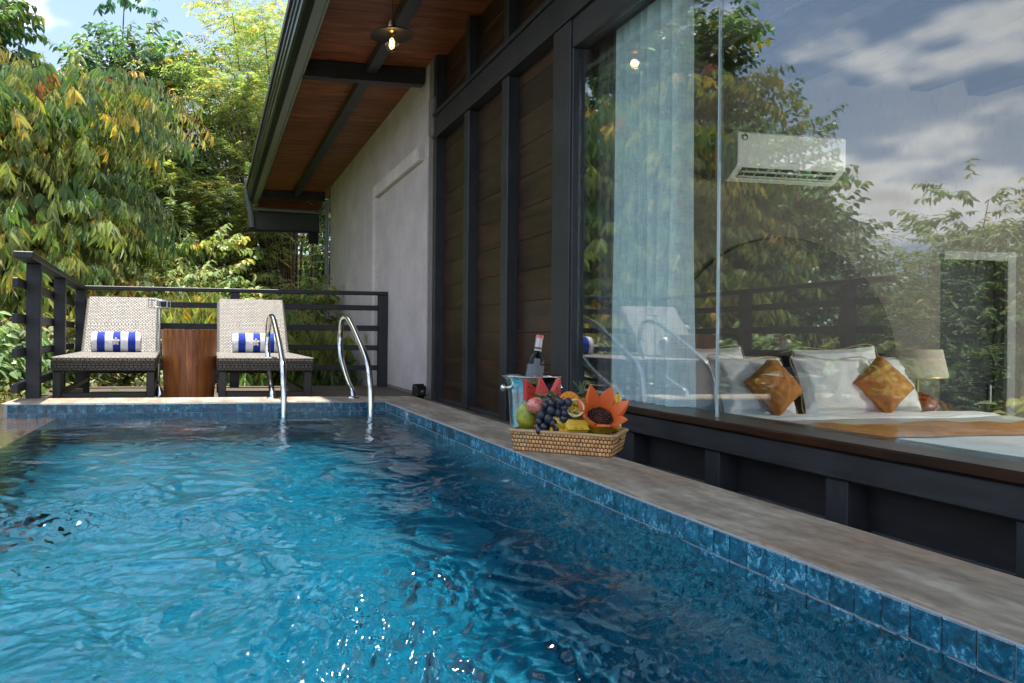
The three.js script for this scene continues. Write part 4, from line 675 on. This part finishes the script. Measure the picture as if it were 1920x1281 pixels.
  single('bench', planar(new RoundedBoxGeometry(1.5, 0.42, 0.5, 3, 0.03)), std({ color: lin(0.012, 0.035, 0.05), bumpMap: scaled(T.cloth, 3), bumpScale: 0.003, roughness: 0.6 }), 'dark blue upholstered bench at the foot of the bed', 'bench', null, [3.76, -0.06, -1.86]);

  // bedside table and lamp
  const nt = thing('bedside_table', 'small red-brown bedside table with carved edge', 'side table', null, [4.56, -0.72, -4.2]);
  const rb = phy({ map: scaled(T.tub, 2), color: lin(0.8, 0.32, 0.2), roughness: 0.35, clearcoat: 0.3 });
  part('top', new THREE.CylinderGeometry(0.19, 0.17, 0.03, 36), rb, nt, 0, 0.78, 0); part('stem', lathe([[0.05, 0], [0.09, 0.02], [0.05, 0.2], [0.035, 0.45], [0.06, 0.7], [0.13, 0.765]], 28), rb, nt);
  const bl = thing('bedside_lamp', 'bedside lamp with cream drum shade and carved red-brown base', 'lamp', null, [4.40, 0.075, -4.2]);
  part('base', lathe([[0.0, 0], [0.10, 0.0], [0.13, 0.05], [0.115, 0.11], [0.06, 0.15], [0.025, 0.165], [0, 0.165]], 12), rb, bl);
  part('stem', new THREE.CylinderGeometry(0.009, 0.009, 0.10, 12), std({ color: lin(0.6, 0.45, 0.2), metalness: 1, roughness: 0.3 }), bl, 0, 0.21, 0);
  part('lamp_shade', lathe([[0.165, 0.255], [0.13, 0.435], [0.127, 0.435], [0.162, 0.255]], 40), phy({ color: lin(0.66, 0.58, 0.47), transmission: 0.3, thickness: 0, roughness: 1 }), bl);
  part('shade_band', lathe([[0.1655, 0.255], [0.1665, 0.262], [0.1645, 0.265]], 40), std({ color: lin(0.6, 0.45, 0.2), metalness: 1, roughness: 0.3 }), bl);

  // lit reading lamp on the other side of the room: the cushions' shadows fall away from it
  const fl = thing('floor_lamp', 'lit standing lamp on the far side of the bedroom', 'lamp', null, [5.45, -0.72, -2.3]);
  part('base', lathe([[0, 0], [0.15, 0], [0.15, 0.02], [0.02, 0.035], [0, 0.035]], 28), M.furnitureDark, fl); part('stem', new THREE.CylinderGeometry(0.012, 0.012, 1.75, 12), M.furnitureDark, fl, 0, 0.9, 0);
  const gm = std({ color: lin(0.8, 0.78, 0.72), emissive: 0xffffff, emissiveIntensity: 1 }); gm.emissive.setRGB(1.2, 1.05, 0.85);
  part('globe', new THREE.SphereGeometry(0.13, 28, 20), gm, fl, 0, 1.86, 0);
  const pl = new THREE.PointLight(0xffffff, 4.2); pl.color.setRGB(1, 0.92, 0.80); pl.position.set(0, 1.86, 0); pl.castShadow = true; pl.shadow.radius = 6; fl.add(pl);
}

// ---------------------------------------------------------------- vegetation
// leaf sprays: small real leaves on a twig, +y is up, the twig runs out along +z
const V3 = (x, y, z) => new THREE.Vector3(x, y, z);
const tint = mulberry(501);
function leafInto(out, base, dir, up, L, w, fold = 0.25, bend = 0.2) { // pointed leaf, folded along its midrib: 8 triangles
  const d = dir.clone().normalize(), s = new THREE.Vector3().crossVectors(d, up).normalize(), n = new THREE.Vector3().crossVectors(s, d).normalize();
  const at = (t, k) => base.clone().addScaledVector(d, L * t).addScaledVector(s, k * w).addScaledVector(n, Math.abs(k) * w * fold - bend * L * t * t);
  const a = at(0, 0), m1 = at(0.42, 0), m2 = at(0.75, 0), tip = at(1, 0), l1 = at(0.36, 0.5), l2 = at(0.74, 0.3), r1 = at(0.36, -0.5), r2 = at(0.74, -0.3);
  const b = 0.55 + tint() * 0.9, y = tint(), c = y < 0.12 ? [b * 1.7, b * 1.15, b * 0.7] : y < 0.2 ? [b * 0.55, b * 0.8, b * 0.9] : [b, b, b];
  for (const q of [[a, l1, m1], [a, m1, r1], [m1, l1, l2], [m1, l2, m2], [m1, m2, r2], [m1, r2, r1], [m2, l2, tip], [m2, tip, r2]]) for (const p of q) { out.push(p.x, p.y, p.z); out.c.push(...c); }
}
function twigInto(out, pts, r) { for (let i = 0; i < pts.length - 1; i++) { const a = pts[i], b = pts[i + 1], s = V3(r, 0, 0), u = V3(0, r, 0); for (const q of [[a.clone().add(s), b, a.clone().sub(s)], [a.clone().add(u), b, a.clone().sub(u)]]) for (const p of q) { out.push(p.x, p.y, p.z); out.c.push(1.6, 1.0, 1.0); } } }
function geoOf(out) { const g = new THREE.BufferGeometry(); g.setAttribute('position', new THREE.Float32BufferAttribute(out, 3)); g.setAttribute('color', new THREE.Float32BufferAttribute(out.c, 3)); g.computeVertexNormals(); return g; }
const list = () => { const o = []; o.c = []; return o; };
const sprays = {
  droop(rnd) { // arching leaf stalk, long leaflets hanging in two uneven rows
    const o = list(), n = 7, pts = [], sw = (rnd() - 0.5) * 0.2; for (let k = 0; k <= n; k++) { const t = k / n; pts.push(V3(sw * t * t, 0.13 * t - 0.26 * t * t, 0.52 * t)); } twigInto(o, pts, 0.004);
    for (let k = 1; k <= n; k++) for (const s of [-1, 1]) if (rnd() < 0.88) leafInto(o, pts[k].clone().add(V3(0, 0, (rnd() - 0.5) * 0.05)), V3(s * (0.1 + rnd() * 0.5), -1, (rnd() - 0.35) * 0.5), V3((rnd() - 0.5) * 1.2, 0.2, 1), 0.12 + rnd() * 0.12, 0.042 + rnd() * 0.022, 0.3, 0.1);
    leafInto(o, pts[n], V3(0, -0.9, 0.3), V3(1, 0.1, 0.2), 0.19, 0.05); return geoOf(o);
  },
  broad(rnd) { // loose rosette of glossy ovate leaves
    const o = list(), pts = [V3(0, 0, 0), V3(0.01, 0.04, 0.12), V3(0, 0.06, 0.26), V3(0, 0.05, 0.38)]; twigInto(o, pts, 0.004);
    for (let k = 0; k < 11; k++) { const t = 0.15 + 0.85 * k / 10, a = k * 2.4 + rnd(), p = V3(0, 0.06 * t, 0.38 * t); leafInto(o, p, V3(Math.cos(a), Math.sin(a) * 0.5 - 0.3 - rnd() * 0.5, 0.45), V3(0, 1, 0.1), 0.10 + rnd() * 0.07, 0.055 + rnd() * 0.025, 0.2, 0.25); } return geoOf(o);
  },
  fine(rnd) { // feathery compound leaf
    const o = list(), n = 9, pts = [], sw = (rnd() - 0.5) * 0.2; for (let k = 0; k <= n; k++) { const t = k / n; pts.push(V3(sw * t * t, 0.10 * t - 0.18 * t * t, 0.38 * t)); } twigInto(o, pts, 0.003);
    for (let k = 1; k <= n; k++) for (const s of [-1, 1]) if (rnd() < 0.85) leafInto(o, pts[k], V3(s, -0.4 + rnd() * 0.5, 0.3 + rnd() * 0.4), V3(0, 1, 0), 0.055 + rnd() * 0.035, 0.022 + rnd() * 0.008, 0.2, 0.12); return geoOf(o);
  },
};
const SP = {}; for (const k of Object.keys(sprays)) { const r = mulberry(k.length * 7 + 3); SP[k] = [0, 1, 2, 3, 4].map(() => sprays[k](r)); }
const leafMat = phy({ color: 0xffffff, transmission: 0.5, thickness: 0, roughness: 1, clearcoat: 0.5, clearcoatRoughness: 0.3, side: THREE.DoubleSide, vertexColors: true });
leafMat.color.setRGB(1, 1, 1);

// each plant: limbs reach for clump centres, sprays fan out of every clump
function plant(kind, label, category, group, base, opt) {
  const { clumps, spray, per, size = 1, spread = 0.5, tones, trunkR = 0.12, seed, fork = 0.35, bark = M.bark, droop = 0, flat = 0.42, lean } = opt, rnd = mulberry(seed * 97 + 5), g = thing(kind, label, category, group, base), B = V3(...base);
  const limbs = [], top = clumps.reduce((m, c) => Math.max(m, c.y), -9), trunkTop = V3((lean?.[0] ?? 0), Math.max(0.3, (top - B.y) * 0.75), (lean?.[1] ?? 0));
  const stemPts = [V3(0, 0, 0), trunkTop.clone().multiplyScalar(0.35).add(V3((rnd() - 0.5) * 0.2, 0, (rnd() - 0.5) * 0.2)), trunkTop.clone().multiplyScalar(0.7).add(V3((rnd() - 0.5) * 0.25, 0, (rnd() - 0.5) * 0.25)), trunkTop];
  const stem = new THREE.CatmullRomCurve3(stemPts); limbs.push(limb(stemPts, trunkR, trunkR * 0.25, 8));
  const lists = [[], [], [], [], []], dummy = new THREE.Object3D(), col = new THREE.Color();
  for (const c of clumps) {
    const loc = c.clone().sub(B), t = clamp(fork + 0.55 * loc.y / Math.max(0.5, top - B.y) * rnd() + 0.1 * rnd(), 0.08, 0.97), a = stem.getPoint(t), mid = a.clone().lerp(loc, 0.5).add(V3((rnd() - 0.5) * 0.3, 0.15 + 0.2 * rnd(), (rnd() - 0.5) * 0.3));
    limbs.push(limb([a, mid, loc], trunkR * 0.32 * (1 - t * 0.5), 0.008, 5));
    const cr = spread * (0.7 + rnd() * 0.6), out = loc.clone().sub(a).setY(0).normalize(), tone = tones[Math.floor(rnd() * tones.length)], n = Math.round(per * (0.6 + rnd() * 0.8));
    for (let k = 0; k < n; k++) {
      const th = rnd() * Math.PI * 2, ph = Math.acos(2 * rnd() - 1), r = cr * Math.cbrt(rnd()) * 1.0, p = V3(Math.sin(ph) * Math.cos(th) * r * 1.35, Math.cos(ph) * r * flat, Math.sin(ph) * Math.sin(th) * r * 1.35), face = Math.atan2(p.x + out.x * 0.25 + (rnd() - 0.5) * 0.2, p.z + out.z * 0.25 + (rnd() - 0.5) * 0.2);
      dummy.position.copy(loc).add(p); dummy.rotation.set(droop * (0.2 + rnd() * 0.6) - (1 - droop) * (rnd() - 0.35) * 0.9, face, (rnd() - 0.5) * 0.7, 'YXZ'); dummy.scale.setScalar(size * (0.7 + rnd() * 0.6)); dummy.updateMatrix();
      const b = 0.78 + rnd() * 0.44, old = rnd(); col.setRGB(tone[0] * b, tone[1] * b, tone[2] * b);
      if (old < 0.008) col.setRGB(0.32, 0.11, 0.03); else if (old < 0.09) col.setRGB(tone[0] * b * 2.0, tone[1] * b * 1.25, tone[2] * b * 0.7);
      lists[Math.floor(rnd() * 5)].push([dummy.matrix.clone(), col.clone()]);
    }
  }
  part(top - B.y > 2 ? 'trunk' : 'stem', mergeGeometries(limbs), bark, g);
  lists.forEach((l, v) => { if (!l.length) return; const m = new THREE.InstancedMesh(SP[spray][v], leafMat, l.length); l.forEach(([mt, c], i) => { m.setMatrixAt(i, mt); m.setColorAt(i, c); }); m.name = 'crown'; m.userData.kind = 'stuff'; prep(m); g.add(m); });
  return g;
}
// clump centres filling a set of ellipsoids, more of them near the outside
function fill(seed, list) { const rnd = mulberry(seed), o = []; for (const [cx, cy, cz, rx, ry, rz, n] of list) for (let k = 0; k < n; k++) { const th = rnd() * Math.PI * 2, u = 2 * rnd() - 1, r = Math.pow(rnd(), 0.42), q = Math.sqrt(1 - u * u); o.push(V3(cx + rx * r * q * Math.cos(th), cy + ry * r * u, cz + rz * r * q * Math.sin(th))); } return o; }
const GREEN = { droop: [[0.30, 0.34, 0.055], [0.24, 0.31, 0.05], [0.16, 0.26, 0.045], [0.34, 0.33, 0.07], [0.11, 0.20, 0.04]], dark: [[0.07, 0.19, 0.06], [0.10, 0.24, 0.06], [0.06, 0.16, 0.07], [0.17, 0.30, 0.055]], light: [[0.25, 0.36, 0.07], [0.21, 0.33, 0.07], [0.28, 0.37, 0.08], [0.17, 0.28, 0.06]], mid: [[0.14, 0.25, 0.05], [0.19, 0.29, 0.055], [0.11, 0.21, 0.045]], olive: [[0.20, 0.25, 0.07], [0.15, 0.20, 0.06], [0.25, 0.27, 0.08]] };

// big drooping tree beside the corner railing
plant('drooping_tree', 'tall tree of hanging yellow-green leaflets behind the corner railing', 'tree', null, [-2.3, -3.2, -12.4], { seed: 1, spray: 'droop', per: 40, size: 0.95, spread: 0.6, tones: GREEN.droop, trunkR: 0.17, droop: 0.3, clumps: fill(41, [[-2.45, 1.5, -12.2, 1.45, 3.4, 1.4, 68], [-3.9, 2.2, -11.8, 1.2, 2.8, 1.2, 32], [-1.7, -0.1, -11.4, 0.9, 1.4, 0.7, 16], [-2.3, 3.7, -12.6, 1.0, 1.2, 1.0, 18]]) });
// dark glossy trees above it
plant('broadleaf_tree', 'dark glossy broadleaf tree rising against the sky above the drooping tree', 'tree', null, [-1.9, -3, -16.6], { seed: 2, spray: 'broad', per: 30, size: 1.1, spread: 0.6, tones: GREEN.dark, trunkR: 0.2, bark: M.barkDark, clumps: fill(42, [[-1.75, 4.6, -16.5, 0.95, 3.2, 1.2, 52], [-2.9, 2.6, -16.2, 1.2, 2.4, 1.2, 30], [-0.9, 3.6, -16.4, 0.7, 1.6, 1, 12]]) });
plant('broadleaf_tree', 'large dark broadleaf tree at the garden side, leaves hanging into the window reflection', 'tree', null, [-4.6, -3.2, -13.2], { seed: 3, spray: 'broad', per: 34, size: 1.1, spread: 0.5, tones: [...GREEN.dark, [0.12, 0.15, 0.03]], trunkR: 0.2, bark: M.barkDark, clumps: fill(43, [[-4.3, 4.6, -13.4, 1.3, 3.4, 1.4, 80], [-4.6, 1.2, -13.0, 1.6, 2.4, 1.3, 46], [-6.2, 1.9, -12.8, 1.1, 1.6, 1.0, 30]]) });
// light feathery tree behind the end of the roof
plant('feathery_tree', 'light green feathery tree with bare slanting limbs behind the end of the roof', 'tree', null, [1.85, -2.6, -15.6], { seed: 4, spray: 'fine', per: 40, size: 1.15, spread: 0.55, tones: [[0.34, 0.45, 0.09], [0.29, 0.42, 0.09], [0.40, 0.48, 0.11], [0.23, 0.36, 0.08]], trunkR: 0.17, fork: 0.1, lean: [-0.9, -0.2], clumps: fill(44, [[0.3, 4.2, -15.8, 1.5, 2.8, 1.2, 54], [-0.5, 3.0, -15.6, 0.9, 1.8, 1.0, 24], [1.3, 5.6, -16.2, 1.2, 1.8, 1.0, 20], [0.3, 1.6, -15.7, 1.2, 1.5, 0.7, 34]]) });
plant('feathery_tree', 'taller feathery tree behind the first, topping the roofline', 'tree', null, [0.6, -2, -21], { seed: 5, spray: 'fine', per: 40, size: 1.4, spread: 0.65, tones: GREEN.light, trunkR: 0.2, clumps: fill(45, [[1.0, 6.2, -21, 1.7, 3.2, 1.6, 34], [2.8, 7.4, -21.5, 1.8, 3.2, 1.6, 30]]) });
// background trees
const back = [[-6.4, -22, 6.4, 'mid', 'broad', 'rounded mid green tree far behind the drooping tree'], [-3.6, -24, 3.6, 'mid', 'broad', 'dark rounded tree between the drooping tree and the feathery trees'], [0.0, -26, 3.4, 'olive', 'fine', 'olive tree low behind the feathery trees'], [3.0, -25, 3.4, 'light', 'broad', 'mid green tree behind the slanting limbs'], [-9.5, -19, 6.8, 'dark', 'broad', 'dark tree at the far garden side'], [4.8, -22, 7, 'mid', 'broad', 'mid green tree hidden partly by the plaster wall']];
back.forEach(([x, z, h, tn, sp, l], i) => plant('background_tree', l, 'tree', 'trees on the slope behind', [x, -2.4, z], { seed: 20 + i, spray: sp, per: 40, size: 1.5, spread: 0.95, tones: GREEN[tn], trunkR: 0.18, bark: M.barkDark, clumps: fill(60 + i, [[x, h * 0.42, z, 2.1, h * 0.62, 1.8, 74]]) }));
// shrubs beyond the rails
const sh = [[0.75, -12.7, 1.3, 'light', 'fine', 'sunlit feathery shrub rising behind the railing under the slanting limbs', 1.0, 30], [-0.45, -12.6, 2.0, 'light', 'broad', 'sunlit fresh green bush between the drooping tree and the slanting limbs', 0.9, 26], [0.55, -10.6, 1.25, 'droop', 'droop', 'arching shrub with hanging leaflets behind the railing, beyond the wooden tub', 0.9, 26], [1.3, -11.6, 0.95, 'light', 'broad', 'fresh green shrub behind the railing beside the plaster wall', 1.0, 22], [-0.5, -10.8, 1.15, 'droop', 'droop', 'low arching shrub behind the railing, beyond the chrome stand', 0.9, 24], [-2.4, -7.6, 0.35, 'mid', 'broad', 'leafy shrub outside the corner railing', 0.75, 22], [-2.1, -6.0, 0.05, 'droop', 'droop', 'low shrub below the overflow edge of the pool', 0.7, 20], [-1.7, -9.9, 0.6, 'olive', 'broad', 'olive shrub behind the corner post', 0.8, 22], [0.2, -13, 1.4, 'light', 'fine', 'dense shrub in the shade below the feathery tree', 1.0, 24], [1.3, -13.8, 0.6, 'olive', 'fine', 'thin scrub round the foot of the feathery tree', 0.9, 24], [-1.2, -14, 1.5, 'mid', 'broad', 'dense shrub behind the drooping tree', 1.2, 26]];
sh.forEach(([x, z, h, tn, sp, l, r, n], i) => plant('shrub', l, 'shrub', 'shrubs beyond the railing', [x, -2.6, z], { seed: 40 + i, spray: sp, per: 24, size: sp === 'droop' ? 0.85 : 0.9, spread: 0.42, tones: GREEN[tn], trunkR: 0.04, droop: sp === 'droop' ? 0.5 : 0, clumps: fill(80 + i, [[x, h - 1.0, z, r * 1.15, 1.25, r, n + 12]]) }));
// the valley on the garden side, seen in the glazing
const val = [[-13, -15, 4.0], [-16.5, -17, 3.6], [-20, -20, 3.4], [-24, -21, 3.8], [-17, -12.5, 3.2], [-22, -16, 3.6], [-27, -19, 5.2], [-12, -20, 4.2], [-24, -12, 4.8], [-30, -15, 6.2], [-8.5, -14, 3.0], [-19, -8, 4.2], [-15, -4, 4.4]];
const valWords = ['rounded', 'spreading', 'low', 'bushy', 'squat', 'full', 'tall', 'slender', 'broad', 'towering', 'near', 'dense', 'shaggy'];
val.forEach(([x, z, h], i) => plant('valley_tree', valWords[i] + ' green tree in the valley on the garden side', 'tree', 'trees in the valley, mirrored in the glazing', [x, -3.6, z], { seed: 70 + i, spray: i % 3 === 1 ? 'fine' : 'broad', per: 44, size: 1.3, spread: 0.95, tones: i % 2 ? GREEN.mid : [...GREEN.dark, ...GREEN.mid], trunkR: 0.16, bark: M.barkDark, clumps: fill(120 + i, [[x, (h - 2.6) / 2, z, 2.3, (h + 2.6) / 2, 2.0, 58]]) }));
const bush = [[-5.6, -6.2, 0.7, 'droop', 'droop'], [-6.6, -5.0, 0.9, 'mid', 'broad'], [-4.6, -5.4, 0.2, 'light', 'broad'], [-7.6, -7.4, 1.2, 'mid', 'droop'], [-5.2, -3.6, 0.2, 'mid', 'broad'], [-8.4, -4.4, 1.4, 'dark', 'broad']];
bush.forEach(([x, z, h, tn, sp], i) => plant('garden_bush', ['bush with arching hanging leaflets', 'glossy rounded bush', 'low fresh green bush', 'tall arching bush', 'small leafy bush', 'large dark bush'][i] + ' on the garden side below the pool', 'bush', 'bushes below the pool on the garden side', [x, -3.3, z], { seed: 90 + i, spray: sp, per: 24, size: 1.0, spread: 0.5, tones: GREEN[tn], trunkR: 0.05, droop: sp === 'droop' ? 0.5 : 0, clumps: fill(150 + i, [[x, h - 1.5, z, 1.1, 1.7, 1.1, 34]]) }));
renderer.render(scene, camera);
